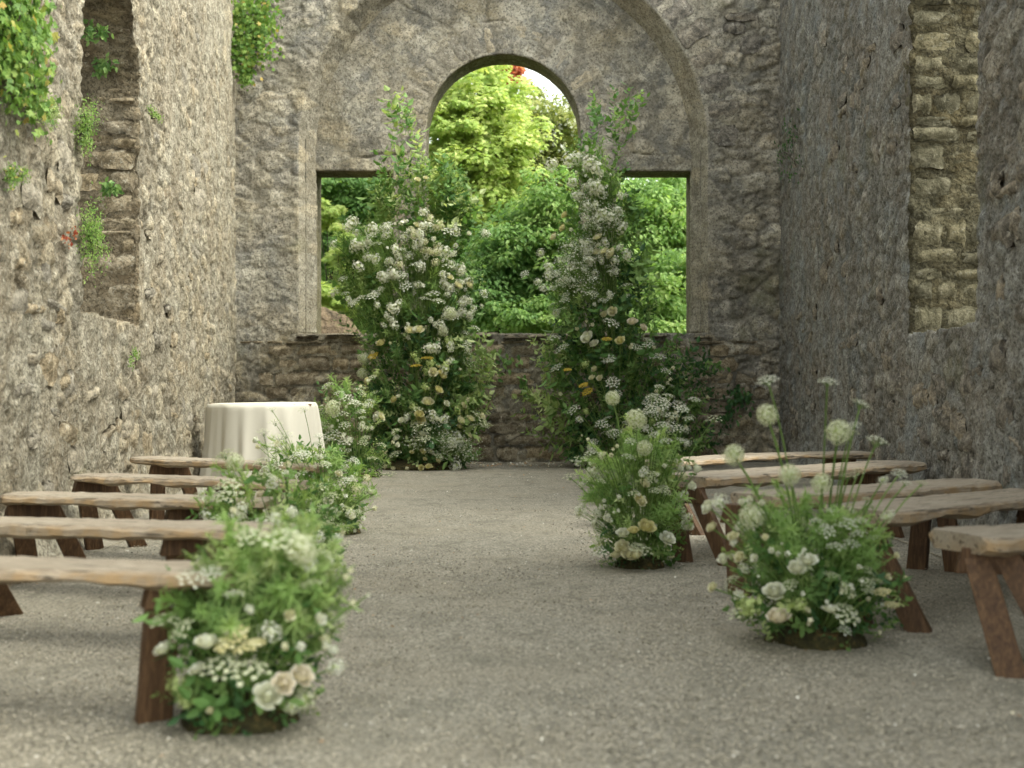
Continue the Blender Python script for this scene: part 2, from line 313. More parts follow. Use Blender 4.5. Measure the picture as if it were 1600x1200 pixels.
# ------------------------------------------------------------------ plant templates: (verts, tri faces, material slot per face)
def T_(V, Fc, Mi=None):
    V = np.array(V, float); Fc = np.array(Fc, int)
    if Fc.shape[1] == 4: Fc = np.vstack([Fc[:, [0, 1, 2]], Fc[:, [0, 2, 3]]]); Mi = None if Mi is None else np.tile(Mi, 2)
    return V, Fc, np.zeros(len(Fc), int) if Mi is None else np.array(Mi)
LEAF = T_([(0, 0, 0), (-.26, .38, .07), (.26, .38, .07), (0, .5, 0), (-.16, .78, 0.0), (.16, .78, 0.0), (0, 1, -.1)],
          [(0, 3, 1), (0, 2, 3), (1, 3, 4), (3, 2, 5), (3, 6, 4), (3, 5, 6)])
LEAF2 = T_([(0, 0, 0), (-.28, .5, .08), (.28, .5, .08), (0, 1, -.12)], [(0, 3, 1), (0, 2, 3)])
IVY = T_([(0, 0, 0), (-.45, .1, .03), (-.3, .4, .02), (-.5, .7, 0), (-.15, .65, .05), (0, 1.05, -.05), (.15, .65, .05), (.5, .7, 0), (.3, .4, .02), (.45, .1, .03)],
         [(0, 2, 1), (0, 4, 2), (2, 4, 3), (0, 5, 4), (0, 6, 5), (0, 8, 6), (8, 7, 6), (0, 9, 8)])
def bagT(bag): V, Fc, Mi, A = bag.arr(); return V, Fc, Mi, A
def sprig(nl=9, L=1.0, leafl=0.3, T=LEAF, bend=0.25):
    bg_ = Bag(); pts = bez((0, 0, 0), (0, bend*.2, L*.6), (0, bend, L), 6); tube(bg_, pts, np.linspace(.012, .004, 6)*L, 3, 1, 0.5)
    t = np.linspace(.12, 1, nl); k = t*5; i = np.clip(k.astype(int), 0, 4); pp = pts[i]+(pts[i+1]-pts[i])*(k-i)[:, None]
    an = np.arange(nl)*2.4+N.uniform(-.3, .3, nl); up = N.uniform(.15, .8, nl)
    y = np.stack([np.cos(an), np.sin(an), up], 1); y /= np.linalg.norm(y, axis=1, keepdims=True)
    z = np.cross(y, np.stack([-np.sin(an), np.cos(an), 0*an], 1)); z = -z; x = np.cross(y, z)
    scatter(bg_, T, pp, np.stack([x, y, z], 2), leafl*N.uniform(.7, 1.15, nl)); V, Fc, Mi, A = bg_.arr(); return V, Fc, Mi
def grid_patch(f, nu, nv):
    u = np.linspace(0, 1, nu+1); v = np.linspace(0, 1, nv+1); V = np.array([f(a, b_) for b_ in v for a in u])
    i = np.array([(j*(nu+1)+k, j*(nu+1)+k+1, (j+1)*(nu+1)+k+1, (j+1)*(nu+1)+k) for j in range(nv) for k in range(nu)]); return V, i
def ico_lo(r):

    import bmesh
    bm = bmesh.new(); bmesh.ops.create_icosphere(bm, subdivisions=1, radius=r); bm.verts.index_update()
    V = [tuple(v.co) for v in bm.verts]; q = [[v.index for v in f.verts] for f in bm.faces]; bm.free(); return np.array(V), np.array(q)
def rose(layers, openness=1.0):
    bg_ = Bag(); tot = len(layers)
    for k, (n_, rr, hh, curl) in enumerate(layers):
        for j in range(n_):
            ph = j/n_*2*math.pi+k*1.1+R.uniform(-.15, .15); w = (1.25*math.pi/n_)*(1.0 if n_ > 1 else 1); jr = R.uniform(.92, 1.08)
            def f(a, b_):
                s_ = a*2-1; ww = w*math.sqrt(max(0.02, math.sin(math.pi*(0.12+0.76*b_))))
                rad = rr*jr*(0.12+0.88*b_**0.6)*(1-0.06*s_*s_)+curl*b_**4; an = ph+s_*ww*(.55+.45*b_)
                return (rad*math.cos(an), rad*math.sin(an), hh*b_*(1-.10*s_*s_)-curl*.6*b_**5+R.uniform(-.015, .015))
            V, q = grid_patch(f, 3, 3); bg_.add(V, q, 0)
    Vc, qc = ico_lo(.20); bg_.add(Vc*np.array([1.2, 1.2, 1.1])+np.array([0, 0, .62]), qc, 0)
    # calyx
    V, q = grid_patch(lambda a, b_: (.3*b_*math.cos(a*6.283), .3*b_*math.sin(a*6.283), -.22+.22*b_*b_), 6, 2); bg_.add(V, q, 1)
    V, Fc, Mi, A = bg_.arr(); return V, Fc, Mi, A
ROSE = rose([(3, .20, .92, -.06), (4, .30, .94, -.08), (4, .42, .95, -.08), (5, .54, .93, -.06), (5, .66, .88, -.03), (6, .78, .80, .02), (6, .86, .66, .09)])
RANUN = rose([(4, .16, .62, -.04), (5, .30, .68, -.05), (6, .43, .72, -.05), (7, .56, .72, -.04), (7, .68, .68, -.02), (8, .8, .60, .02), (8, .92, .48, .06)])
BUD = rose([(3, .22, 1.05, -.05), (4, .42, 1.0, -.02), (4, .55, .85, .05)])
def fib(n):
    i = np.arange(n)+.5; ph = np.arccos(1-2*i/n); th = math.pi*(1+5**.5)*i
    return np.stack([np.cos(th)*np.sin(ph), np.sin(th)*np.sin(ph), np.cos(ph)], 1)
def star(n_, w=.35, dip=.15):
    V = [(0, 0, 0)]; Fc = []
    for k in range(n_):
        a = k/n_*6.283
        V += [(w*math.cos(a-.45), w*math.sin(a-.45), dip*.6), (math.cos(a), math.sin(a), dip), (w*math.cos(a+.45), w*math.sin(a+.45), dip*.6)]
        b_ = 1+3*k; Fc += [(0, b_, b_+1), (0, b_+1, b_+2)]
    return T_(V, Fc)
ST6 = star(6); FL5 = star(5, .75, .2)
def allium(n=170):
    bg_ = Bag(); d = fib(n)+N.normal(0, .05, (n, 3)); d /= np.linalg.norm(d, axis=1, keepdims=True); r = N.uniform(.8, 1.02, n)
    scatter(bg_, ST6, d*r[:, None], rots(d), N.uniform(.15, .23, n))
    TH = T_([(-.018, 0, 0), (.018, 0, 0), (0, 0, 1), (0, .018, 0)], [(0, 1, 2), (1, 3, 2)], [1, 1])
    scatter(bg_, TH, d*.1, rots(d), np.stack([np.ones(n), np.ones(n), r-.1], 1), np.full(n, .9))
    V, q = ico_lo(.35); bg_.add(V, q, 1, .8)
    return bg_.arr()
ALLIUM = allium()
def umbel(n=22, k=11):
    bg_ = Bag(); TQ = FL5
    for i in range(n):
        a = i*2.4; r = math.sqrt((i+.5)/n); c = np.array([r*math.cos(a), r*math.sin(a), .42*(1-r*r)+R.uniform(-.05, .05)])
        tube(bg_, bez((0, 0, -.55), c*np.array([.5, .5, .2]), c), .010, 3, 1, .6)
        off = N.normal(0, .075, (k, 3))*np.array([1, 1, .45]); d = off*2+np.array([c[0]*.5, c[1]*.5, 1.0])
        scatter(bg_, TQ, c+off, rots(d), N.uniform(.045, .075, k))
    return bg_.arr()
UMBEL = umbel(); LACE = umbel(14, 7)
def cluster(n, rad, s0, s1, T=FL5, el=(1, 1, 1.25)):
    bg_ = Bag(); d = fib(n)+N.normal(0, .12, (n, 3)); d /= np.linalg.norm(d, axis=1, keepdims=True)
    scatter(bg_, T, d*np.array(el)*(rad*N.uniform(.55, 1.15, n))[:, None], rots(d), N.uniform(s0, s1, n))
    V, q = ico_lo(.42*rad); bg_.add(V*np.array(el), q, 1, .9); return bg_.arr()
PHLOX = cluster(46, .85, .15, .25, FL5, (1.15, .8, .95)); SNOW = cluster(44, .85, .16, .24, FL5, (1, 1, .9))
def gyps(n=170):
    bg_ = Bag(); p_ = N.normal(0, .42, (n, 3)); p_[:, 2] = np.abs(p_[:, 2])*.9+.1
    scatter(bg_, ST6, p_, rots(N.normal(0, 1, (n, 3))+np.array([0, -.3, .8])), N.uniform(.028, .05, n))
    for i in range(0, n, 4): tube(bg_, bez((0, 0, -.6), p_[i]*.4, p_[i], 4), .006, 3, 1, .5)
    return bg_.arr()
GYPS = gyps()
def yarrow():
    bg_ = Bag(); V0, q = ico_lo(1)
    for i in range(34):
        a = i*2.4; r = math.sqrt((i+.5)/34); bg_.add(V0*R.uniform(.13, .2)*np.array([1, 1, .7])+np.array([r*math.cos(a), r*math.sin(a), .25*(1-r*r)+R.uniform(-.05, .05)]), q, 0)
    for i in range(6): tube(bg_, [(0, 0, -.6), (math.cos(i*1.05)*.6, math.sin(i*1.05)*.6, .05)], .02, 3, 1, .5)
    return bg_.arr()
YARROW = yarrow()
SMALLF = cluster(5, .3, .5, .8)
def feather(n=60, L=1.0):
    """thread-fine foliage: many hair-thin curved blades"""
    bg_ = Bag(); tube(bg_, bez((0, 0, 0), (0, .1, .5), (.05, .2, L), 5), .010, 3, 0, .4)
    for i in range(n):
        t = R.uniform(.1, 1); b0 = np.array([.05*t*t, .2*t*t, t*L]); a = R.uniform(0, 6.283); l = R.uniform(.18, .42)*(1.15-t*.5)
        tip = b0+np.array([math.cos(a)*l, math.sin(a)*l, R.uniform(.1, .5)*l]); mid = (b0+tip)/2+np.array([0, 0, .05])
        w = np.array([-math.sin(a), math.cos(a), 0])*.011
        bg_.add([b0-w, b0+w, mid+w, mid-w, tip], [(0, 1, 2), (0, 2, 3), (3, 2, 4)], 0)
    V, Fc, Mi, A = bg_.arr(); return V, Fc, Mi
FEATHER = feather(); FEATHER2 = feather(90)
SPR = [sprig(9, 1, .34), sprig(12, 1, .26), sprig(7, 1, .42, LEAF, .4)]
SPR_S = [sprig(14, 1, .18), sprig(16, 1, .15)]
PALEMAT = {'rose': 'white', 'rosec': 'cream', 'roseb': 'blush', 'rosey': 'yellow'}
FM = {}
def fmesh(key, T, mats, smooth=False):
    V, Fc, Mi, A = T; FM[key] = mesh(key, V, Fc, [M[k] for k in mats], Mi, smooth, {'rnd': A})
for k, T in (('rose', ROSE), ('ranunculus', RANUN)):
    for c in ('white', 'cream', 'blush', 'yellow'): fmesh(k+'_'+c, T, (c, 'stem'), True)
fmesh('bud_white', BUD, ('white', 'stem'), True); fmesh('bud_cream', BUD, ('cream', 'stem'), True)
fmesh('allium', ALLIUM, ('greenwhite', 'lime')); fmesh('umbel', UMBEL, ('white', 'stem')); fmesh('umbel_green', UMBEL, ('greenwhite', 'stem')); fmesh('lace', LACE, ('greenwhite', 'stem'))
fmesh('phlox', PHLOX, ('white', 'leaf_pale')); fmesh('phlox_cream', PHLOX, ('cream', 'leaf_pale')); fmesh('snowball', SNOW, ('lime', 'leaf_pale')); fmesh('snowball_white', SNOW, ('greenwhite', 'leaf_pale'))
fmesh('gyps', GYPS, ('white', 'stem')); fmesh('yarrow', YARROW, ('gold', 'stem')); fmesh('yarrow_pale', YARROW, ('yellow', 'stem')); fmesh('small', SMALLF, ('white', 'stem')); fmesh('small_cream', SMALLF, ('cream', 'stem'))
FNAME = {'rose': 'rose', 'ranunculus': 'ranunculus', 'bud': 'flower_bud', 'allium': 'allium', 'umbel': 'lace_flower', 'lace': 'lace_flower', 'phlox': 'blossom_cluster', 'snowball': 'snowball_flower', 'gyps': 'gypsophila_spray', 'yarrow': 'yarrow_head', 'small': 'small_blossom'}
def flower(kind, pos, d, size, parent):
    """pos in world; parent empties carry translation only"""
    d = Vector(d).normalized(); q = d.to_track_quat('Z', 'Y') @ Quaternion((0, 0, 1), R.uniform(0, 6.283))
    return obj(FNAME[kind.split('_')[0]], FM[kind], parent, Matrix.LocRotScale(Vector(pos)-parent.location, q, Vector((size,)*3)*1.0))

# ------------------------------------------------------------------ ground
def axis(a, b_, segs):
    """segs: list of (end, step)"""
    r = [a]
    for e, st in segs:
        n_ = max(1, int(round((e-r[-1])/st))); r += list(np.linspace(r[-1], e, n_+1)[1:])
    return np.array(r)
xs = axis(-250, 250, [(-20, 23), (-4, 1), (4, .06), (20, 1), (250, 23)]); ys = axis(-250, 300, [(-20, 23), (2, 1), (17, .06), (40, 1), (300, 26)])
X, Y = np.meshgrid(xs, ys); p2 = np.stack([X.ravel(), Y.ravel(), 0*X.ravel()], 1)
inn = (np.abs(p2[:, 0]) < 5) & (p2[:, 1] > 1) & (p2[:, 1] < 17.5)
z = np.where(inn, fbm(p2*1.4, 3, 5)*.012+fbm(p2*9, 2, 9)*.004, 0)
nx, ny = len(xs), len(ys); ii = (np.arange(ny-1)[:, None]*nx+np.arange(nx-1)[None]).ravel()
obj('ground', mesh('ground', np.stack([p2[:, 0], p2[:, 1], z], 1), np.stack([ii, ii+1, ii+nx+1, ii+nx], 1), [M['gravel']], smooth=True))['kind'] = 'structure'
g = Bag(); V, q = ico_lo(1); OCT = T_([(1, 0, 0), (0, 1, 0), (-1, 0, 0), (0, -1, 0), (0, 0, .7), (.1, .1, -.5)], [(0, 1, 4), (1, 2, 4), (2, 3, 4), (3, 0, 4), (1, 0, 5), (2, 1, 5), (3, 2, 5), (0, 3, 5)])
n_ = 42000; yy = 3.0+7.0*N.random(n_)**1.5; xx = N.uniform(-1, 1, n_)*(.42*yy+.05); xx = np.clip(xx, -2.4, 2.4)
scatter(g, OCT, np.stack([xx, yy, N.uniform(-.003, .006, n_)], 1), rots(N.normal(0, .35, (n_, 3))+np.array([0, 0, 1.0])), N.uniform(.003, .0065, n_))
tag(obj('gravel', g.mesh('gravel', [M['pebble']])), 'loose grey gravel chippings over the floor of the ruin', 'gravel', kind='stuff')
g = Bag(); n_ = 420; yy = 3.2+12.2*N.random(n_); xx = N.uniform(-2.3, 2.3, n_)
scatter(g, LEAF2, np.stack([xx, yy, np.full(n_, .012)], 1), rots(N.normal(0, .25, (n_, 3))+np.array([0, 0, 1.0])), N.uniform(.008, .024, n_))
n_ = 160; yy = N.uniform(14.9, 15.7, n_); xx = N.uniform(-.6, 1.0, n_)
scatter(g, LEAF2, np.stack([xx, yy, np.full(n_, .014)], 1), rots(N.normal(0, .3, (n_, 3))+np.array([0, 0, 1.0])), N.uniform(.02, .045, n_))
tag(obj('fallen_petals', g.mesh('fallen_petals', [M['litter']])), 'scattered white and brown fallen petals on the gravel', 'petals', kind='stuff')
# land outside the end wall
xs = axis(-90, 90, [(-12, 6), (12, .3), (90, 6)]); ys = axis(17.2, 200, [(40, .4), (200, 8)]); X, Y = np.meshgrid(xs, ys)
p2 = np.stack([X.ravel(), Y.ravel(), 0*X.ravel()], 1); z = .004+np.clip((p2[:, 1]-18)*.09, 0, 4)+np.clip((p2[:, 1]-18)*.4, 0, 1)*fbm(p2*.5, 4, 3)*.35
nx, ny = len(xs), len(ys); ii = (np.arange(ny-1)[:, None]*nx+np.arange(nx-1)[None]).ravel()
obj('meadow_ground', mesh('meadow_ground', np.stack([p2[:, 0], p2[:, 1], z], 1), np.stack([ii, ii+1, ii+nx+1, ii+nx], 1), [M['meadow']], smooth=True))['kind'] = 'structure'

# ------------------------------------------------------------------ masonry walls
def seg_d(u, v, pts):
    d = np.full(len(u), 9.0)
    for (a, b_), (c, e) in zip(pts[:-1], pts[1:]):
        du, dv = c-a, e-b_; t = np.clip(((u-a)*du+(v-b_)*dv)/(du*du+dv*dv), 0, 1); d = np.minimum(d, np.hypot(u-a-t*du, v-b_-t*dv))
    return d
def rubble(p, amp, stone=(3.2, 3.2, 7.5), seed=0, jamp=.6, fk=1.1, cv=.45):
    """displacement, joint and stone attributes of a rubble face at world points p"""
    w = p+np.stack([fbm(p*2.5, 3, seed+k*5) for k in range(3)], 1)*.12
    f1, f2, idr = worley(w*np.array(stone), seed); e = np.clip((f2-f1)/.22, 0, 1); cover = np.clip(fbm(p*1.1, 3, seed+40)*2.2+cv, 0, 1)
    fine = fbm(p*13, 4, seed+19, .7); pit = np.clip(-fbm(p*7.5, 3, seed+29)-.27, 0, 1)
    d = amp*(jamp*(e-.6)*(1-cover*.7)+(idr-.5)*.6*(1-cover*.6)+fbm(p*2.4, 3, seed+9)*.9+fine*fk-pit*2.2)
    return d, (1-e)*(1-cover)*.8, .5+(idr-.5)*(1-cover*.7)
MI = [None]
def panel(us, vs, sdf, depth, layers, to3, nrm, disp, splay=0.0):
    """front sheet of a wall with openings, plus the reveals running back; sdf>0 is masonry"""
    U, V = np.meshgrid(us, vs); nu, nv = len(us), len(vs); u, v = U.ravel().copy(), V.ravel().copy()
    q = (np.arange(nv-1)[:, None]*nu+np.arange(nu-1)[None]).ravel(); Q = np.stack([q, q+1, q+nu+1, q+nu], 1)
    Bd = np.zeros((0, 2), int); gu = np.zeros_like(u); gv = np.zeros_like(u)
    if sdf is not None:
        cu, cv = u[Q].mean(1), v[Q].mean(1); keep = sdf(cu, cv) > 0; Q = Q[keep]
        E = np.vstack([Q[:, [0, 1]], Q[:, [1, 2]], Q[:, [2, 3]], Q[:, [3, 0]]]); key = np.sort(E, 1); kk = key[:, 0]*10000000+key[:, 1]
        uq, idx, cnt = np.unique(kk, return_index=True, return_counts=True); Bd = E[idx[cnt == 1]]
        mu, mv = u[Bd].mean(1), v[Bd].mean(1)
        outer = (mu <= us[0]+1e-6) | (mu >= us[-1]-1e-6) | (mv <= vs[0]+1e-6) | (mv >= vs[-1]-1e-6); Bd = Bd[~outer]
        bi = np.unique(Bd); e_ = 1e-3
        for _ in range(3):
            s0 = sdf(u[bi], v[bi]); a = (sdf(u[bi]+e_, v[bi])-s0)/e_; c = (sdf(u[bi], v[bi]+e_)-s0)/e_; l = np.hypot(a, c)+1e-6
            st = np.clip(s0, -.08, .08); u[bi] -= a/l*st; v[bi] -= c/l*st
        s0 = sdf(u[bi], v[bi]); gu[bi] = -((sdf(u[bi]+.004, v[bi])-sdf(u[bi]-.004, v[bi]))); gv[bi] = -((sdf(u[bi], v[bi]+.004)-sdf(u[bi], v[bi]-.004)))
        l = np.hypot(gu[bi], gv[bi])+1e-9; gu[bi] /= l; gv[bi] /= l
    used = np.unique(Q); rm = np.full(len(u), -1); rm[used] = np.arange(len(used)); Q = rm[Q]; Bd = rm[Bd]; u, v, gu, gv = u[used], v[used], gu[used], gv[used]
    P0 = to3(u, v, np.zeros_like(u)); d, jt, st = disp(P0); g3 = to3(gu, gv, np.zeros_like(gu))-to3(np.zeros(1), np.zeros(1), np.zeros(1))
    V3 = [P0+nrm*d[:, None]+g3*(d*.6)[:, None]]; A1 = [jt]; A2 = [st]; Fs = [Q]; nb = len(u)
    if len(Bd):
        bi = np.unique(Bd); mp = np.full(len(u), -1); mp[bi] = np.arange(len(bi)); prev = bi
        for k in range(1, layers+1):
            t = k/layers; PP = to3(u[bi]+gu[bi]*splay*t, v[bi]+np.minimum(gv[bi], 0)*splay*t, np.full(len(bi), depth*t)); d, jt, st = disp(PP)
            V3.append(PP+g3[bi]*(d*.6)[:, None]); A1.append(jt); A2.append(st); cur = nb+np.arange(len(bi))
            a, b_ = Bd[:, 0], Bd[:, 1]; Fs.append(np.stack([b_ if k == 1 else prev[mp[b_]], a if k == 1 else prev[mp[a]], cur[mp[a]], cur[mp[b_]]], 1)); prev = cur; nb += len(bi)
    MI[0] = np.concatenate([np.full(len(f_), 0 if k_ == 0 else 1) for k_, f_ in enumerate(Fs)])
    return np.vstack(V3), np.vstack(Fs), np.concatenate(A1), np.concatenate(A2)
# rough stones that can be told apart: a few shared irregular blocks
SB = []
for k in range(8):
    bg_ = Bag(); nu_, nv_ = 7, 4
    Vt, qt = grid_patch(lambda a, b_: (a-.5, 0, b_-.5), nu_, nv_); pp = Vt.copy()
    edge = np.maximum(np.abs(Vt[:, 0]), np.abs(Vt[:, 2]))*2
    rn = fbm(Vt*4+k*9.1, 3, k); Vt[:, 0] += vnoise(pp*2.4+k*3, 3)*.05; Vt[:, 2] += vnoise(pp*2.4+k*3, 4)*.10+vnoise(pp*7+k, 8)*.02
    cr = (np.abs(pp[:, 0]) > .49) & (np.abs(pp[:, 2]) > .49); Vt[cr] *= .9
    Vt[:, 1] = -.5+rn*.20+fbm(pp*9+k*2.2, 2, k+5)*.10+np.where(edge > .98, .22, 0); nV = len(Vt); per = [i for i in range(nV) if edge[i] > .98]
    per.sort(key=lambda i: math.atan2(pp[i, 2], pp[i, 0])); back = Vt[per].copy(); back[:, 1] = .5; back *= np.array([.97, 1, .97])
    Vv = np.vstack([Vt, back]); n2 = len(per); sd = np.array([(per[i], per[(i+1) % n2], nV+(i+1) % n2, nV+i) for i in range(n2)])
    SB.append((Vv, np.vstack([qt, sd])))
SM = {}
def stone_obj(mk, parent, loc, size, xdir, ydir, roll=0.0, name='stone'):
    """ydir points INTO the wall; stone front faces -ydir"""
    k = R.randrange(8); key = (mk, k)
    if key not in SM: SM[key] = mesh('stone', SB[k][0], SB[k][1], [M[mk]], smooth=True)
    x = Vector(xdir).normalized(); y = Vector(ydir).normalized(); zz = x.cross(y).normalized(); m3 = Matrix((x, y, zz)).transposed().to_4x4()
    mt = Matrix.Translation(loc) @ m3 @ Matrix.Rotation(roll, 4, 'Y') @ Matrix.Diagonal((*size, 1))
    return obj(name, SM[key], parent, mt)
# --- end wall
ZW, UC, SILL = 15.9, -.109, 1.60
RO, ZC = 2.544, 3.895
def arch_sdf(u, v, uc, r, zc, bottom, half=None):
    """signed distance (approx.) to an arched opening, positive outside it"""
    h = r if half is None else half; du = np.abs(u-uc)
    up = np.hypot(du, v-zc)-r; lo = np.maximum(du-h, bottom-v); lo_in = np.maximum(lo, -9)
    return np.where(v > zc, up, lo_in)
def rect_sdf(u, v, a, b_, c, e): return np.maximum(np.maximum(a-u, u-b_), np.maximum(c-v, v-e))
def to_end(y0): return lambda u, v, w: np.stack([u, np.full_like(u, y0)+w, v], 1)
NEG = np.array([0, -1.0, 0])
end = empty('end_wall', (0, ZW, 0), 'ruined grey stone end wall with a three-part arched window opening behind the two flower columns', 'wall')
def place(o): o.parent = end; o.matrix_basis = Matrix.Translation((0, -ZW, 0)) @ o.matrix_basis; return o
def disp_pier(p):
    d, j, s_ = rubble(p, .016, (2.6, 2.6, 5.0), 3, .8, 1.2); right = np.clip((p[:, 0]-1.5)/2, 0, 1)[:]; low = np.clip((1.7-p[:, 2])/.5, 0, 1)
    k = 1+1.3*right*(p[:, 0] > UC+RO+.12)+1.2*low; return d*k, j*k*.7, s_
us = axis(-4.4, 4.4, [(-3.6, .2), (3.5, .021), (4.4, .2)]); vs = axis(-.3, 7.2, [(0, .15), (5.9, .021), (7.2, .1)])
V, Q, a1, a2 = panel(us, vs, lambda u, v: arch_sdf(u, v, UC, RO, ZC, SILL), .36, 10, to_end(ZW), NEG, disp_pier, .172)
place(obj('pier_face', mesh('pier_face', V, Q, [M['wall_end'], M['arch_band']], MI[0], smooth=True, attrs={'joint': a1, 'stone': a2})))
ZP = 16.25
def lights(u, v):
    c = arch_sdf(u, v, UC, .982, 4.18, SILL-.02); l = rect_sdf(u, v, UC-2.395, UC-1.405, SILL-.02, 3.676); r = rect_sdf(u, v, UC+1.435, UC+2.395, SILL-.02, 3.676)
    return np.minimum(np.minimum(c, l), r)
CR = [[P(762, 0, ZP), P(757, 22, ZP), P(764, 34, ZP), P(738, 38, ZP), P(736, 60, ZP), P(742, 80, ZP)], [P(764, 34, ZP), P(784, 32, ZP), P(792, 36, ZP)], [P(700, 42, ZP), P(722, 55, ZP), P(730, 75, ZP)],
      [P(990, 240, ZP), P(1030, 243, ZP), P(1062, 240, ZP)], [P(880, 30, ZP), P(905, 52, ZP), P(925, 50, ZP)], [P(560, 248, ZP), P(600, 240, ZP), P(640, 244, ZP)], [P(610, 0, ZP), P(668, 26, ZP), P(700, 42, ZP)]]
def disp_plate(p):
    d, j, s_ = rubble(p, .008, (2.2, 2.2, 4.0), 13, .5, 1.2); w = np.stack([fbm(p*5, 3, 60), fbm(p*5, 3, 61)], 1)*.05
    cd = np.full(len(p), 9.0)
    for c in CR: cd = np.minimum(cd, seg_d(p[:, 0]+w[:, 0], p[:, 2]+w[:, 1], [(q_.x, q_.z) for q_ in c]))
    k = np.exp(-(cd/.011)**2)*np.clip(fbm(p*4, 2, 88)*2+.75, .15, 1); ang = np.arctan2(p[:, 2]-4.18, p[:, 0]-UC); rr = np.hypot(p[:, 0]-UC, p[:, 2]-4.18)+w[:, 0]*.5
    vz = np.where((rr < 1.42) & (rr > .95) & (p[:, 2] > 4.1), 1.0, 0.0); fr = np.abs(((ang/math.pi*17+w[:, 1]*3) % 1)-.5)*2
    vs_ = vz*np.clip((fr-.86)/.14, 0, 1)*.5+np.exp(-((rr-1.42)/.02)**2)*(p[:, 2] > 4.1)*.35*np.clip(fbm(p*2, 2, 71)*3+.5, 0, 1)
    return d-k*.035-vs_*.014+vz*.006, np.clip(j*.6+k*.7+vs_*.25, 0, 1), np.where(vz > 0, .5+(_h(np.floor(ang/math.pi*17+w[:, 1]*3+.5).astype(np.int64), (0*ang).astype(np.int64), (0*ang).astype(np.int64), 5)-.5)*.5, s_)
us = axis(UC-2.75, UC+2.75, [(UC+2.75, .0185)]); vs = axis(SILL-.06, 7.0, [(5.9, .0185), (7.0, .1)])
V, Q, a1, a2 = panel(us, vs, lights, .55, 14, to_end(ZP), NEG, disp_plate)
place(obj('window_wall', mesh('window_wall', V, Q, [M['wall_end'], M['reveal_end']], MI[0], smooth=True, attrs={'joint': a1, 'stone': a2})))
bk = Bag()
def box(bag, a, b_, m=0):
    (x0, y0, z0), (x1, y1, z1) = a, b_
    bag.add([(x0, y0, z0), (x1, y0, z0), (x1, y1, z0), (x0, y1, z0), (x0, y0, z1), (x1, y0, z1), (x1, y1, z1), (x0, y1, z1)],
            [(0, 3, 2, 1), (4, 5, 6, 7), (0, 1, 5, 4), (1, 2, 6, 5), (2, 3, 7, 6), (3, 0, 4, 7)], m, .5)
box(bk, (-4.4, ZW+.12, -.3), (4.4, ZW+.8, SILL-.10)); box(bk, (-4.4, ZW+.14, SILL-.1), (UC-2.47, ZW+.8, 7.15)); box(bk, (UC+2.47, ZW+.14, SILL-.1), (4.4, ZW+.8, 7.15))
V, Fc, Mi, A = bk.arr(); place(obj('wall_core', mesh('wall_core', V, Fc, [M['wall_end']])))
# sill slabs along the window ledge
x = UC-2.62
while x < UC+2.6:
    w_ = min(R.uniform(.3, .85), UC+2.66-x); h_ = R.uniform(.05, .10)
    place(stone_obj('sill_grey', None, (x+w_/2, ZW+.33+R.uniform(-.03, .02), SILL-.04+R.uniform(-.012, .012)), (w_*.985, .72+R.uniform(0, .03), h_), (1, 0, 0), (0, 1, 0), R.uniform(-.02, .02), 'sill_slab')); x += w_
# rubble stones of the wall below the sill, and of the right pier
def courses(x0, x1, z0, z1, y, mk, wr, hr, prox, skip=0.0, test=None):
    z_ = z0
    while z_ < z1-.03:
        h_ = min(R.uniform(*hr), z1-z_); x_ = x0-R.uniform(0, .2)
        while x_ < x1:
            w_ = R.uniform(*wr); cx = x_+w_/2
            if x_ > x0-.02 and x_+w_ < x1+.03 and R.random() > skip and (test is None or test(cx, z_+h_/2, w_, h_)):
                place(stone_obj(mk, None, (cx, y+.05-R.uniform(*prox), z_+h_/2), (w_*.93, .15, h_*.9), (1, R.uniform(-.05, .05), 0), (R.uniform(-.05, .05), 1, R.uniform(-.06, .06)), R.uniform(-.05, .05)))
            x_ += w_
        z_ += h_
courses(-3.42, 3.3, .02, SILL-.09, ZW, 'stone_low', (.16, .62), (.07, .19), (-.015, .022), .12)
def rt(cx, cz, w_, h_): return float(arch_sdf(np.array([cx-w_/2]), np.array([cz]), UC, RO, ZC, SILL)[0]) > .42
courses(2.45, 3.28, 1.62, 6.0, ZW, 'stone_grey', (.22, .62), (.10, .30), (.0, .04), .35, rt)
courses(-3.4, -2.7, 1.62, 6.0, ZW, 'stone_grey', (.2, .5), (.10, .26), (-.03, .012), .62, lambda cx, cz, w_, h_: float(arch_sdf(np.array([cx+w_/2]), np.array([cz]), UC, RO, ZC, SILL)[0]) > .32)
for k in range(26):   # voussoirs of the big relieving arch
    a = math.pi*(k+.5)/26; r_ = RO+.235+R.uniform(-.02, .02); 
    if 0.28 < a/math.pi: continue
    left = a > math.pi/2
    place(stone_obj('stone_grey', None, (UC+r_*math.cos(a), ZW+.05-R.uniform(-.03, .0) if left else ZW+.05-R.uniform(.0, .03), ZC+r_*math.sin(a)), (.40+R.uniform(-.08, .06), .14, .27*R.uniform(.8, 1.0)), (math.cos(a), 0, math.sin(a)), (0, 1, 0), 0, 'voussoir'))

for k in range(19):
    a = math.pi*(k+.5)/19; r_ = .982+.20+R.uniform(-.015, .02)
    place(stone_obj('stone_pale', None, (UC+r_*math.cos(a), ZP+.062-R.uniform(-.002, .010), 4.18+r_*math.sin(a)), (.37+R.uniform(-.05, .05), .14, .192), (math.cos(a), 0, math.sin(a)), (0, 1, 0), 0, 'voussoir'))
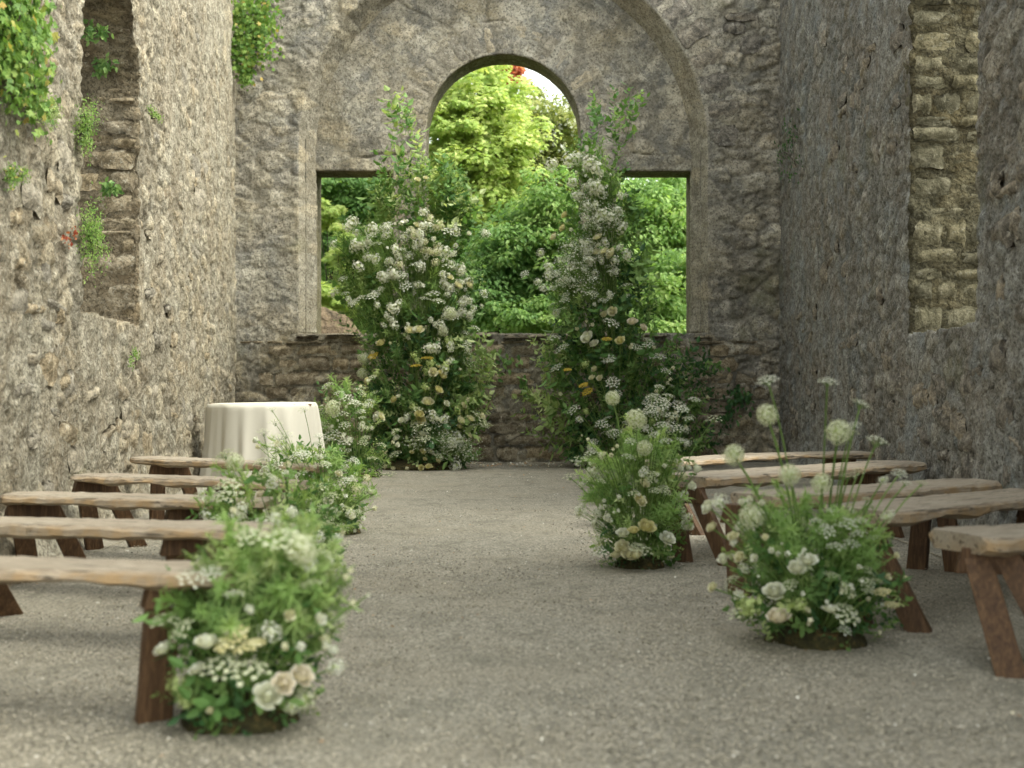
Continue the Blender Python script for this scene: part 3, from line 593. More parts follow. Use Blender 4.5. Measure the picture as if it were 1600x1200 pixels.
# --- side walls
XL = lambda y: -3.434+.1*(ZW-y)
XR = lambda y: 3.323-.075*(ZW-y)
def side(name, label, Xf, slope, sg, mat, y_near, y_far, sill, zc, seed, smk, smk2, clus, course_h, course_w, prox):
    root = empty(name, (Xf(8), 8, 0), label, 'wall'); off = Matrix.Translation((-Xf(8), -8, 0))
    nrm = np.array([-sg*1.0, sg*slope*-1.0, 0]); nrm = np.array([-sg, 0.0, 0]); 
    to3 = lambda u, v, w: np.stack([Xf(u)+sg*w-(Xf(0.0) if False else 0), u, v], 1)
    r = (y_far-y_near)/2; uc = (y_far+y_near)/2
    def disp(p):
        d, j, s_ = rubble(p, .021, (3.9, 3.9, 7.5), seed, .85, 1.15, .32)
        low = np.clip((.5-p[:, 2])/.5, 0, 1)**2
        return d+low*.10*(.6+fbm(p*2.2, 3, seed+4)), j*.8, s_
    us = axis(1.5, 16.3, [(4.8, .25), (7, .022), (11, .028), (16.3, .036)]); vs = axis(-.2, 7.0, [(0, .1), (4.6, .022), (5.6, .04), (7.0, .2)])
    # panel uses to3 on gradient vectors too, so keep it linear
    x00 = Xf(0.0); lin = lambda u, v, w: np.stack([x00+(Xf(1.0)-x00)*u+sg*w, u, v], 1)
    V, Q, a1, a2 = panel(us, vs, lambda u, v: arch_sdf(u, v, uc, r, zc, sill), .9, 26, lin, nrm, disp)
    if sg > 0: Q = Q[:, ::-1]
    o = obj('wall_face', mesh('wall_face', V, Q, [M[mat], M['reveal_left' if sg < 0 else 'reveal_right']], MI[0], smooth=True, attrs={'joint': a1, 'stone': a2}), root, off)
    bk = Bag()
    def slab(y0, y1, z0, z1, ind=.12):
        a, c = Xf(y0)+sg*ind, Xf(y1)+sg*ind; e, f_ = Xf(y0)+sg*.9, Xf(y1)+sg*.9
        bk.add([(a, y0, z0), (c, y1, z0), (f_, y1, z0), (e, y0, z0), (a, y0, z1), (c, y1, z1), (f_, y1, z1), (e, y0, z1)],
               [(0, 3, 2, 1), (4, 5, 6, 7), (0, 1, 5, 4), (1, 2, 6, 5), (2, 3, 7, 6), (3, 0, 4, 7)], 0, .5)
    slab(1.5, y_near-.1, -.2, 6.95); slab(y_far+.1, 16.2, -.2, 6.95); slab(y_near-.1, y_far+.1, -.2, sill-.08); slab(y_near-.1, y_far+.1, zc+r+.1, 6.95)
    V, Fc, Mi, A = bk.arr(); obj('wall_core', mesh('wall_core', V, Fc, [M[mat]]), root, off)
    # stones of the far jamb, which faces the room entrance
    z_ = sill+.0; xw = Xf(y_far)
    while z_ < zc+.55:
        h_ = R.uniform(*course_h); w0 = .0
        lim = .88
        dy = 0 if z_ < zc else -(r-math.sqrt(max(0, r*r-(z_-zc)**2)))
        while w0 < lim:
            w_ = min(R.uniform(*course_w), lim-w0+.05)
            stone_obj(smk, root, (0, 0, 0), (1, 1, 1), (1, 0, 0), (0, 1, 0)).matrix_basis = off @ Matrix.Translation((xw+sg*(w0+w_/2+.015), y_far+.075+dy-R.uniform(*prox), z_+h_/2)) @ Matrix.Rotation(R.uniform(-.07, .07), 4, 'Y') @ Matrix.Rotation(R.uniform(-.12, .12), 4, 'Z') @ Matrix.Rotation(R.uniform(-.1, .1), 4, 'X') @ Matrix.Diagonal((w_*.97, .17, h_*.95, 1))
            w0 += w_
        z_ += h_
    # sill stones
    y_ = y_near
    while y_ < y_far-.02:
        w_ = min(R.uniform(.3, .6), y_far-y_)
        stone_obj(smk, root, (0, 0, 0), (1, 1, 1), (1, 0, 0), (0, 1, 0)).matrix_basis = off @ Matrix.Translation((Xf(y_+w_/2)+sg*.44, y_+w_/2, sill-.055+R.uniform(-.01, .012))) @ Matrix.Rotation(math.pi/2*sg, 4, 'Z') @ Matrix.Diagonal((w_*.97, .82, .08, 1)); y_ += w_
    for _ in range(150):
        if R.random() < .35: cy, cz = R.uniform(6.2, 15.5), R.uniform(.15, 4.4)
        else: cy, cz = R.choice(clus); cy += R.gauss(0, .5); cz += R.gauss(0, .28)
        if not (5.8 < cy < 15.7 and .1 < cz < 5) or (y_near-.35 < cy < y_far+.35 and cz > sill-.25): continue
        a = math.atan(-Xf(1)+Xf(0)); w_, h_ = R.uniform(.12, .42), R.uniform(.06, .20)
        stone_obj((smk if sg < 0 else 'stone_grey') if R.random() < .4 else smk2, root, (0, 0, 0), (1, 1, 1), (1, 0, 0), (0, 1, 0)).matrix_basis = off @ Matrix.Translation((Xf(cy)+sg*(.05-R.uniform(-.006, .016)), cy, cz)) @ Matrix.Rotation(-sg*math.pi/2+a, 4, 'Z') @ Matrix.Rotation(R.uniform(-.2, .2), 4, 'Y') @ Matrix.Diagonal((w_, .12, h_, 1))
    return root
left = side('left_wall', 'pale lichen-speckled rubble wall with a tall arched recess, on the side of the cloth-covered table', XL, .1, -1, 'wall_left', 7.80, 9.63, 1.41, 3.05, 21, 'stone_left', 'stone_pale', [(7.0, 1.5), (7.3, 1.1), (7.6, 2.3), (6.6, 2.6), (9.0, .8), (11.5, 1.6), (13, 2.8), (12, .6)], (.05, .19), (.10, .40), (-.035, .025))
right = side('right_wall', 'dark blue-grey rubble wall with a tall opening lined with yellowish stone', XR, .075, 1, 'wall_right', 7.40, 9.05, 1.32, 4.3, 31, 'stone_ochre', 'stone_grey', [(7.2, .9), (8.3, .7), (7.0, 2.6), (10, 1.0), (12.5, 2.2), (11, 3.2), (14, .8), (6.8, 1.9)], (.09, .24), (.14, .42), (-.012, .022))

# ------------------------------------------------------------------ benches
def bench(label, a, b_, width, thick, tr, seed, group, wave=.030):
    """a, b_: seat mid-line ends (world, z=seat top); tr: trestles, each two feet on the ground"""
    a, b_ = Vector(a), Vector(b_); mid = (a+b_)/2; d = (b_-a); L = d.length; ang = math.atan2(d.y, d.x); H_ = .45
    root = empty('bench', (mid.x, mid.y, 0), label, 'bench', group)
    n_ = 46; t = np.linspace(-.5, .5, n_); tx = t*L
    p_ = np.stack([tx*3, np.full(n_, seed*3.7), np.zeros(n_)], 1)
    ends = 1-np.clip((np.abs(t)-.46)/.04, 0, 1)**2*.22
    wn = width/2*ends+fbm(p_*.8, 3, seed)*wave+fbm(p_*4, 2, seed+2)*.006; wf = width/2*ends+fbm(p_*.8+5, 3, seed+1)*wave+fbm(p_*4+3, 2, seed+5)*.006
    bow = fbm(p_*.3, 2, seed+7)*.012; th = thick*(1+fbm(p_*1.5, 3, seed+8)*.55); ch = .010+np.abs(fbm(p_*2.5, 3, seed+9))*.03
    prof = []
    for i in range(n_):
        k1, k2 = R.uniform(.8, 1.2), R.uniform(.8, 1.2)
        prof.append([(-wn[i]+ch[i]*1.1, 0), (-wn[i]*.33, .002), (wf[i]*.33, .002), (wf[i]-ch[i], 0), (wf[i]+.004, -ch[i]*.8*k1), (wf[i]-.006, -th[i]*.6), (wf[i]-.03, -th[i]), (-wn[i]+.035, -th[i]), (-wn[i]-.004*k2, -th[i]*.7), (-wn[i], -ch[i]*.6-.004)])
    prof = np.array(prof); m = prof.shape[1]
    V = np.stack([np.repeat(tx, m)+R.uniform(-1, 1)*0, prof[:, :, 0].ravel(), prof[:, :, 1].ravel()+H_+np.repeat(bow, m)], 1)
    V += N.normal(0, .0012, V.shape)
    edge = np.tile(np.array([.0, 0, 0, 0, .9, 1, .4, .5, 1, .9]), n_)
    i = np.arange(n_-1)[:, None]*m; j = np.arange(m)[None]; j2 = (j+1) % m; Q = np.stack([i+j, i+m+j, i+m+j2, i+j2], 2).reshape(-1, 4)
    capA = np.array([(0, 1, 8, 9), (1, 2, 7, 8), (2, 3, 6, 7), (3, 4, 5, 6)]); capB = capA[:, ::-1]+(n_-1)*m
    rz = Matrix.Rotation(ang, 4, 'Z')
    obj('seat', mesh('seat', V, np.vstack([Q, capA, capB]), [M['plank']], attrs={'edge': edge}), root, rz)
    for f1, f2 in tr:
        f1, f2 = Vector(f1)-root.location, Vector(f2)-root.location; c = (f1+f2)/2; e = (f2-f1); e.z = 0; el = e.length; e = e/el; n3 = Vector((-e.y, e.x, 0)); zt = H_-thick*.8
        # snap the top of the trestle under the plank
        dl = Vector((math.cos(ang), math.sin(ang), 0)); off_ = c-dl*c.dot(dl); c = c-off_*.75
        tw = el*.50
        for s_, f in ((-1, f1), (1, f2)):
            top = Vector((c.x, c.y, zt-.005))+e*s_*tw*.5; fo = Vector((f.x, f.y, -.008)); ax = (fo-top)
            w_, t_ = .062, .024
            bg_ = Bag(); vv = []
            for q0, k in ((top, .95), (fo, 1.05)):
                for sx, sy in ((-1, -1), (1, -1), (1, 1), (-1, 1)): vv.append(tuple(q0+e*sx*w_*.78*k+n3*sy*t_))
            vv = np.array(vv); tt = np.linspace(0, 1, 5)[:, None, None]; rings = vv[None, :4]*(1-tt)+vv[None, 4:]*tt; rings += N.normal(0, .0012, rings.shape)
            VV = rings.reshape(-1, 3); ii = np.arange(4)[:, None]*4; jj = np.arange(4)[None]; QQ = np.stack([ii+jj, ii+(jj+1) % 4, ii+4+(jj+1) % 4, ii+4+jj], 2).reshape(-1, 4); QQ = np.vstack([QQ, [(3, 2, 1, 0), (16, 17, 18, 19)]])
            VV = VV-np.array(top); o = obj('leg', mesh('leg', VV, QQ, [M['leg']]), root, Matrix.Translation(top))
            md = o.modifiers.new('bevel', 'BEVEL'); md.width = .004; md.segments = 2; md.limit_method = 'ANGLE'
        bg_ = Bag(); hw = tw*.5+.05; zb = zt-.085
        vv = []
        for (hx, z0) in ((hw+.015, zb), (hw-.008, zt+.004)):
            for sx, sy in ((-1, -1), (1, -1), (1, 1), (-1, 1)): vv.append(tuple(Vector((c.x, c.y, z0))+e*sx*hx+n3*sy*(.034)))
        o = obj('crosspiece', mesh('crosspiece', np.array(vv)-np.array((c.x, c.y, zt)), [(3, 2, 1, 0), (4, 5, 6, 7), (0, 1, 5, 4), (1, 2, 6, 5), (2, 3, 7, 6), (3, 0, 4, 7)], [M['leg']]), root, Matrix.Translation((c.x, c.y, zt)))
        md = o.modifiers.new('bevel', 'BEVEL'); md.width = .004; md.segments = 2; md.limit_method = 'ANGLE'
    return root
def Sp(px, py): return G(px, py, .45)
GL = 'live-edge benches left of the aisle'; GR = 'live-edge benches right of the aisle'
bench('left bench nearest the camera, its aisle end behind the front-left flower arrangement', Sp(-314, 864), Sp(395, 885), .26, .045, [((G(240, 1125)), G(345, 1112)), (G(-330, 1060), G(-240, 1052))], 1, GL)
bench('second left bench from the camera, its pointed aisle end showing over white flowers', Sp(-75, 808), Sp(447, 822), .25, .045, [(G(-60, 966), G(18, 960)), (G(285, 992), G(385, 985))], 2, GL)
bench('middle left bench, its tapered end pointing at the rubble wall', Sp(22, 770), Sp(428, 781), .27, .046, [(G(48, 908), G(134, 902)), (G(296, 918), G(378, 912))], 3, GL)
bench('fourth left bench from the camera, with a pale yellowish rounded end', Sp(130, 741), Sp(468, 753), .27, .046, [(G(148, 858), G(217, 853)), (G(366, 868), G(432, 862))], 4, GL)
bench('left bench farthest from the camera, in front of the cloth-covered table', Sp(222, 713.5), Sp(505, 727), .27, .05, [(G(245, 815), G(312, 811)), (G(440, 822), G(500, 818))], 5, GL)
bench('right bench nearest the camera, cut off by the right edge of the photo', Sp(1495, 833), Sp(1860, 812), .36, .06, [(G(1583, 1060), G(1680, 1066)), (G(1800, 1000), G(1890, 1005))], 6, GR, .012)
bench('second right bench from the camera, broad pale plank rising behind the large allium arrangement', Sp(1338, 796), Sp(1640, 766), .42, .058, [(G(1345, 979), G(1437, 987)), (G(1590, 908), G(1665, 914))], 7, GR)
bench('middle right bench with a grey sawn end and orange bark edge', Sp(1176, 773), Sp(1532, 751), .36, .055, [(G(1156, 928), G(1236, 936)), (G(1433, 889), G(1494, 894))], 8, GR)
bench('fourth right bench from the camera, thick splintered end beside the aisle allium arrangement', Sp(1066, 746), Sp(1412, 720.5), .40, .06, [(G(1068, 876), G(1138, 883)), (G(1345, 833), G(1400, 838))], 9, GR)
bench('right bench farthest from the camera, a thin dark plank against the end wall foliage', Sp(1000, 720), Sp(1345, 705), .32, .045, [(G(1030, 828), G(1090, 834)), (G(1280, 795), G(1330, 799))], 10, GR)

# ------------------------------------------------------------------ table and cloth
tc = Vector((-2.43, 12.5, 0)); TH, TR = .785, .515
t = empty('round_table', tc, 'round table hidden under the long cream cloth by the left wall', 'table')
bg_ = Bag(); an = np.linspace(0, 2*math.pi, 40, endpoint=False); Vr = np.array([(TR*math.cos(a), TR*math.sin(a), TH-.006) for a in an]+[(TR*math.cos(a), TR*math.sin(a), TH-.03) for a in an]+[(0, 0, TH-.006), (0, 0, TH-.03)])
Ft = [(i, (i+1) % 40, 80) for i in range(40)]+[((i+1) % 40+40, i+40, 81) for i in range(40)]+[(i, i+40, (i+1) % 40) for i in range(40)]+[((i+1) % 40, i+40, (i+1) % 40+40) for i in range(40)]
obj('table_top', mesh('table_top', Vr, Ft, [M['tablewood']]), t)
for k in range(4):
    bg_ = Bag(); a = k*math.pi/2+.78; tube(bg_, [(.38*math.cos(a), .38*math.sin(a), 0), (.38*math.cos(a), .38*math.sin(a), TH-.03)], .022, 8); V, Fc, Mi, A = bg_.arr(); obj('leg', mesh('leg', V, Fc, [M['tablewood']]), t)
na, nr, nh = 260, 6, 26; rows = []
phs = np.linspace(0, 2*math.pi, na, endpoint=False)
def fold(a, h):
    p_ = np.stack([np.cos(a)*2.6, np.sin(a)*2.6, np.full(len(a), h*.35)], 1)
    f_ = fbm(p_*1.5, 2, 91)*1.3+np.sin(a*15+fbm(p_, 2, 93)*5)*.45+np.sin(a*7+1.3)*.4
    return f_*(.006+.042*h**.7)+h*.045+.02*h*np.sin(a*5+h*1.6)
for k in range(1, nr+1): r_ = (TR+.004)*k/nr; rows.append(np.stack([r_*np.cos(phs), r_*np.sin(phs), np.full(na, TH+.003)-(.004 if k == nr else 0)], 1))
for k in range(1, nh+1):
    h = k/nh; r_ = TR+.012+fold(phs, h); rows.append(np.stack([r_*np.cos(phs), r_*np.sin(phs), TH-.012-(TH-.022)*h*np.ones(na)+.004*np.sin(phs*9)*h], 1))
V = np.vstack(rows+[np.array([[0, 0, TH+.003]])]); nrow = nr+nh; i = np.arange(nrow-1)[:, None]*na; j = np.arange(na)[None]; j2 = (j+1) % na
Q = np.stack([i+j, i+na+j, i+na+j2, i+j2], 2).reshape(-1, 4); Q3 = np.vstack([Q[:, [0, 1, 2]], Q[:, [0, 2, 3]], np.stack([np.arange(na), (np.arange(na)+1) % na, np.full(na, len(V)-1)], 1)])
o = obj('tablecloth', mesh('tablecloth', V, Q3, [M['cloth']], smooth=True)); o.location = tc; o.rotation_euler = (0, math.radians(-.8), 0)
tag(o, 'long cream tablecloth hanging in soft folds to the gravel, over the round table', 'tablecloth')

# ------------------------------------------------------------------ flower arrangements
def inside(env, n_):
    """random (x, y) pixels inside an envelope of rows (y, x left, x right)"""
    env = np.array(env, float); ys_ = np.linspace(env[0, 0], env[-1, 0], 400); xl = np.interp(ys_, env[:, 0], env[:, 1]); xr = np.interp(ys_, env[:, 0], env[:, 2])
    w = xr-xl; k = N.choice(400, n_, p=w/w.sum()); u = N.beta(1.08, 1.08, n_); jt = N.normal(0, 5, n_)
    return xl[k]+w[k]*u, ys_[k]+jt, np.abs(u-.5)*2
def arrangement(name, label, cat, base, env, fill, flowers, group=None, dense=1.0, depth=.3, mound=(.2, .07), stemw=.0022, auto=()):
    """base: world point on the ground; env: silhouette rows; fill: list of (template, material slot offset, count, size range, outward)"""
    root = empty(name, (base.x, base.y, 0), label, cat, group); Z = base.y; o3 = np.array((base.x, base.y, 0.0))
    axis0 = lambda z_: np.array((base.x, base.y, z_))
    groups = {}
    for (Ts, mk, cnt, s0, s1, outw, env_) in fill:
        n_ = int(cnt*dense*(.8 if group == 'floor arrangements along the aisle' else 1)); x, y, e = inside(env_ or env, n_); dz = N.uniform(-.85, .9, n_)*depth*np.sqrt(np.clip(1-e*e*.8, 0, 1))
        ZZ = Z+dz; pos = np.stack([(x-800)/F*Z, ZZ, HC-(y-600)/F*Z], 1); pos[:, 2] = np.maximum(pos[:, 2], .015)
        cen = np.stack([np.full(n_, base.x), np.full(n_, base.y), pos[:, 2]*.75], 1); d = (pos-cen); d /= np.linalg.norm(d, axis=1, keepdims=True)+1e-6
        d = d*outw+N.normal(0, .45, (n_, 3))+np.array([0, -.25, .35]); bag = groups.setdefault(mk, Bag())
        which = N.integers(0, len(Ts), n_); sz = N.uniform(s0, s1, n_); dn = d/np.linalg.norm(d, axis=1, keepdims=True)
        org = pos-dn*sz[:, None]*.5; org[:, 2] = np.maximum(org[:, 2], .01)
        for k, T in enumerate(Ts):
            w = which == k
            if w.any(): scatter(bag, T, org[w]-o3, rots(d[w]), sz[w])
    for mk, bag in groups.items():
        tag(obj('foliage', bag.mesh('foliage', [M[mk], M['stem']]), root), kind='stuff')
    if group == 'floor arrangements along the aisle':      # loose stems straying beyond the mass
        y0, y1 = env[0][0], env[-1][0]
        for _ in range(22):
            y = R.uniform(y0-(y1-y0)*.12, y0+(y1-y0)*.75); sd = R.choice((-1, 1)); xe = np.interp(y, [q[0] for q in env], [q[1 if sd < 0 else 2] for q in env]); xm = (env[0][1]+env[0][2])/2
            x = xe+sd*R.uniform(-14, 22) if y > y0 else xm+R.uniform(-.7, .7)*(env[1][2]-env[1][1])
            auto = list(auto)+[(R.choice(('small', 'small_cream', 'lace', 'umbel_green', 'bud_white', 'phlox')), x, y, R.uniform(5, 10)*min(1.6, 7/Z+.35), R.uniform(-.6, .6)*depth)]
    sb = Bag()
    for fl in list(flowers)+list(auto):
        kind, x, y, s_ = fl[:4]; xl_, xr_ = np.interp(y, [q[0] for q in env], [q[1] for q in env]), np.interp(y, [q[0] for q in env], [q[2] for q in env]); e_ = min(1, abs((x-(xl_+xr_)/2)/((xr_-xl_)/2)))
        dz = fl[4] if len(fl) > 4 else -depth*(.25+.95*math.sqrt(1-e_*e_*.9))*R.uniform(.85, 1.1); Zf = Z+dz; p_ = P(x, y, Zf)
        if p_.z < .03: p_.z = .03
        size = s_/F*Zf*(1.08 if kind[:4] in ('rose', 'ranu', 'bud_') and Z < 10 else 1); dd = np.array([(p_.x-base.x)*1.2, -.45, .55]); 
        if kind.startswith(('umbel', 'lace', 'yarrow')): dd = np.array([(p_.x-base.x)*.6, -.35, 1.0])
        if kind.startswith(('rose', 'ranun')): dd = np.array([(p_.x-base.x)*1.8, -.55, .7])
        if kind.startswith('allium'): dd = np.array([0.05, -.1, 1.0])
        dd = dd+N.normal(0, .22, 3); d = Vector(dd).normalized(); flower(kind, p_, d, size, root)
        a0 = Vector((base.x+(p_.x-base.x)*.25, base.y+(p_.y-base.y)*.3, max(.03, p_.z*.15 if p_.z < 1.2 else p_.z-.55)))
        if p_.z > 1.2: a0.x = base.x+(p_.x-base.x)*.55
        ctl = Vector((a0.x+(p_.x-a0.x)*.35, a0.y+(p_.y-a0.y)*.4, a0.z+(p_.z-a0.z)*.65))
        pts = bez(a0, ctl, p_-d*size*.12, 7); tube(sb, pts-o3, stemw*(1.5 if kind.startswith('allium') else 1), 4)
    if sb.n: tag(obj('stems', sb.mesh('stems', [M['stem']]), root), kind='stuff')
    if mound:
        mb = Bag(); rr, hh = mound; n1, n2 = 30, 6; vv = [(0, 0, hh)]
        for k in range(1, n2+1):
            for j in range(n1):
                a = j/n1*6.283; r_ = rr*math.sin(k/n2*math.pi/2); zz = hh*math.cos(k/n2*math.pi/2); w = float(fbm(np.array([[math.cos(a)*3+base.x*5, math.sin(a)*3, k*.9]]), 3)[0])*.25
                vv.append((r_*(1+w)*math.cos(a), r_*(1+w)*math.sin(a), max(-.01, zz*(1+w*1.5)) if k < n2 else -.012))
        ff = [(0, 1+j, 1+(j+1) % n1) for j in range(n1)]
        for k in range(n2-1):
            for j in range(n1): a_, b_ = 1+k*n1+j, 1+k*n1+(j+1) % n1; ff += [(a_, a_+n1, b_+n1), (a_, b_+n1, b_)]
        obj('moss_base', mesh('moss_base', vv, ff, [M['moss']], smooth=True), root)
        # tufts on the moss
        n_ = 260; a = N.uniform(0, 6.283, n_); r_ = rr*N.uniform(.5, 1.03, n_); mb = Bag()
        scatter(mb, LEAF2, np.stack([r_*np.cos(a), r_*np.sin(a), N.uniform(0, hh*.8, n_)], 1), rots(np.stack([np.cos(a), np.sin(a), N.uniform(-.3, 1, n_)], 1)), N.uniform(.012, .03, n_)*(1 if rr < .3 else 1.5))
        tag(obj('moss_tufts', mb.mesh('moss_tufts', [M['leaf_dark']]), root), kind='stuff')
    return root
def auto_fl(env, spec):
    out = []
    for kind, n_, s0, s1 in spec:
        m_ = max(1, n_//5); x, y, e = inside(env, m_+n_)
        for i in range(n_):
            if i % 4 == 3: a, b_ = x[m_+i], y[m_+i]
            else: j = i % m_; a, b_ = x[j]+R.gauss(0, 15), y[j]+R.gauss(0, 15)
            out.append((kind, a, b_, R.uniform(s0, s1)*R.choice((.75, 1, 1, 1.15))))
    return out
SP, SS, FE = SPR, SPR_S, [FEATHER, FEATHER2]
# front left
GA = 'floor arrangements along the aisle'
env = [(828, 405, 445), (850, 370, 490), (890, 320, 515), (940, 280, 520), (1000, 265, 520), (1060, 262, 500), (1110, 275, 480), (1128, 300, 465)]
arrangement('floor_arrangement', 'flower arrangement nearest the camera, white roses and yellow yarrow, at the front left bench', 'floral arrangement', G(378, 1128), env,
    [(SP, 'leaf_mid', 85, .08, .15, 1.0, [(960, 280, 520), (1120, 290, 480)]), (SS, 'leaf_pale', 90, .07, .13, 1.1, None), (FE, 'leaf_feather', 100, .12, .24, 1.0, [(842, 400, 470), (890, 330, 500), (950, 290, 510), (1010, 280, 490)]), (FE, 'leaf_pale', 50, .10, .2, 1.3, [(825, 360, 500), (900, 300, 530), (1000, 270, 515)]),
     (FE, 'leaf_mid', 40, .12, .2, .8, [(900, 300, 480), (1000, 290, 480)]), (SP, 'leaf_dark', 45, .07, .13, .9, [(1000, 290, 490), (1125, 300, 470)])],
    [('ranunculus_white', 258, 1019, 17), ('rose_white', 323, 1013, 20), ('ranunculus_white', 310, 1050, 15), ('rose_white', 417, 1092, 24), ('rose_blush', 440, 1072, 20), ('rose_blush', 467, 1062, 21), ('phlox', 423, 987, 20), ('bud_cream', 450, 962, 15), ('bud_white', 496, 970, 16), ('phlox', 525, 1042, 17),
     ('small', 522, 1015, 13), ('yarrow_pale', 362, 1000, 30), ('yarrow_pale', 390, 1010, 26), ('snowball_white', 476, 1092, 22), ('snowball_white', 455, 1105, 15), ('umbel_green', 385, 1052, 40), ('umbel_green', 345, 1040, 34), ('snowball', 275, 1070, 20), ('snowball', 290, 1095, 17), ('umbel_green', 260, 970, 26), ('umbel_green', 285, 985, 24), ('small', 469, 1010, 14), ('small_cream', 445, 1010, 12), ('bud_white', 503, 1013, 12), ('bud_cream', 330, 1115, 10),
     ('small_cream', 540, 902, 11), ('small_cream', 552, 943, 11), ('small', 575, 930, 6), ('small_cream', 548, 892, 7), ('allium', 470, 858, 26), ('umbel_green', 445, 846, 34), ('umbel_green', 395, 842, 30), ('umbel', 300, 905, 26), ('umbel', 330, 897, 20), ('phlox', 483, 880, 16), ('umbel_green', 500, 868, 22), ('umbel', 365, 930, 18), ('phlox', 390, 952, 10), ('umbel_green', 485, 915, 20), ('snowball_white', 355, 985, 12)], GA, depth=.2, mound=(.16, .10), stemw=.0022)
# behind it, at the end of the third bench
env = [(735, 380, 450), (770, 335, 500), (810, 325, 520), (860, 350, 530), (935, 400, 500)]
arrangement('floor_arrangement', 'white lacy flower arrangement at the aisle ends of the second and middle left benches', 'floral arrangement', G(450, 944), env,
    [(SP, 'leaf_mid', 55, .10, .18, 1, None), (SS, 'leaf_pale', 60, .10, .18, 1, None), (FE, 'leaf_feather', 45, .14, .26, 1, None)],
    [('phlox', 322, 806, 15), ('phlox', 338, 815, 13), ('phlox', 378, 795, 15), ('phlox', 368, 805, 15), ('umbel', 412, 818, 24), ('umbel_green', 355, 768, 26), ('umbel', 345, 775, 18), ('allium', 366, 722, 16, .0), ('umbel_green', 350, 712, 18, .0), ('umbel', 415, 748, 22), ('phlox', 425, 755, 14), ('umbel', 470, 830, 24), ('phlox', 500, 840, 12), ('phlox', 455, 800, 13), ('lace', 430, 700, 18, 0), ('lace', 447, 680, 14, 0), ('lace', 412, 676, 12, 0), ('rose_blush', 408, 775, 8), ('umbel_green', 440, 840, 20), ('umbel', 400, 840, 20)],
    GA, depth=.22, mound=(.2, .08))
env = [(700, 440, 530), (740, 420, 555), (780, 420, 568), (815, 440, 562), (833, 480, 550)]
arrangement('floor_arrangement', 'rounded white and green flower arrangement in mid aisle, in front of the cloth-covered table', 'floral arrangement', G(508, 833), env,
    [(SP, 'leaf_mid', 50, .12, .22, 1, None), (SS, 'leaf_pale', 80, .12, .22, 1, None), (FE, 'leaf_feather', 60, .18, .32, 1, None), (SP, 'leaf_dark', 25, .1, .18, 1, [(790, 460, 560), (830, 480, 555)])],
    [('allium', 455, 772, 16), ('rose_white', 511, 787, 9), ('phlox', 548, 803, 9), ('phlox_cream', 556, 765, 10), ('phlox', 550, 748, 8), ('umbel', 440, 795, 16), ('umbel', 430, 728, 14), ('phlox', 415, 735, 12), ('phlox', 424, 745, 10), ('umbel_green', 405, 722, 12), ('umbel', 470, 742, 14), ('umbel_green', 500, 760, 14), ('snowball_white', 515, 822, 12), ('umbel_green', 535, 825, 12), ('umbel', 460, 715, 12), ('lace', 437, 685, 15), ('lace', 430, 660, 12), ('lace', 475, 640, 10), ('lace', 425, 640, 9), ('umbel', 390, 770, 12), ('phlox', 530, 740, 8), ('ranunculus_cream', 528, 742, 7), ('small', 567, 810, 7), ('umbel', 555, 720, 9), ('umbel', 480, 800, 16), ('snowball_white', 500, 800, 9), ('small', 470, 760, 8), ('small', 540, 775, 6), ('bud_white', 549, 812, 9)],
    GA, depth=.26, mound=(.22, .08), auto=auto_fl(env, [('umbel_green', 12, 8, 14), ('umbel', 10, 7, 12), ('phlox', 6, 6, 9), ('small', 14, 4, 6)]))
env = [(600, 510, 560), (650, 500, 590), (700, 505, 600), (742, 525, 600)]
arrangement('floor_arrangement', 'loose white allium and cow parsley arrangement between the tablecloth and the left flower column', 'floral arrangement', G(560, 744), env,
    [(SP, 'leaf_mid', 40, .14, .28, 1, None), (SS, 'leaf_pale', 60, .14, .26, 1, None), (FE, 'leaf_feather', 30, .2, .34, 1, None), (SP, 'leaf_dark', 30, .14, .24, 1, [(690, 530, 600), (740, 540, 600)])],
    [('allium', 520, 637, 13), ('umbel', 540, 622, 12), ('umbel', 553, 630, 11), ('umbel', 512, 603, 10), ('umbel', 530, 615, 9), ('umbel', 520, 680, 14), ('umbel', 540, 690, 13), ('umbel', 515, 690, 12), ('phlox', 545, 688, 9), ('umbel', 535, 648, 12), ('phlox', 565, 665, 9), ('lace', 578, 737, 10), ('lace', 610, 745, 11), ('lace', 592, 742, 9), ('umbel', 505, 665, 11), ('small', 530, 705, 7), ('bud_white', 548, 742, 6), ('phlox', 554, 748, 8), ('umbel', 560, 610, 8), ('ranunculus_cream', 594, 652, 8), ('small', 508, 722, 7)],
    GA, depth=.3, mound=(.25, .08), stemw=.003, auto=auto_fl(env, [('umbel', 12, 7, 11), ('small', 16, 4, 6), ('umbel_green', 8, 7, 10)]))
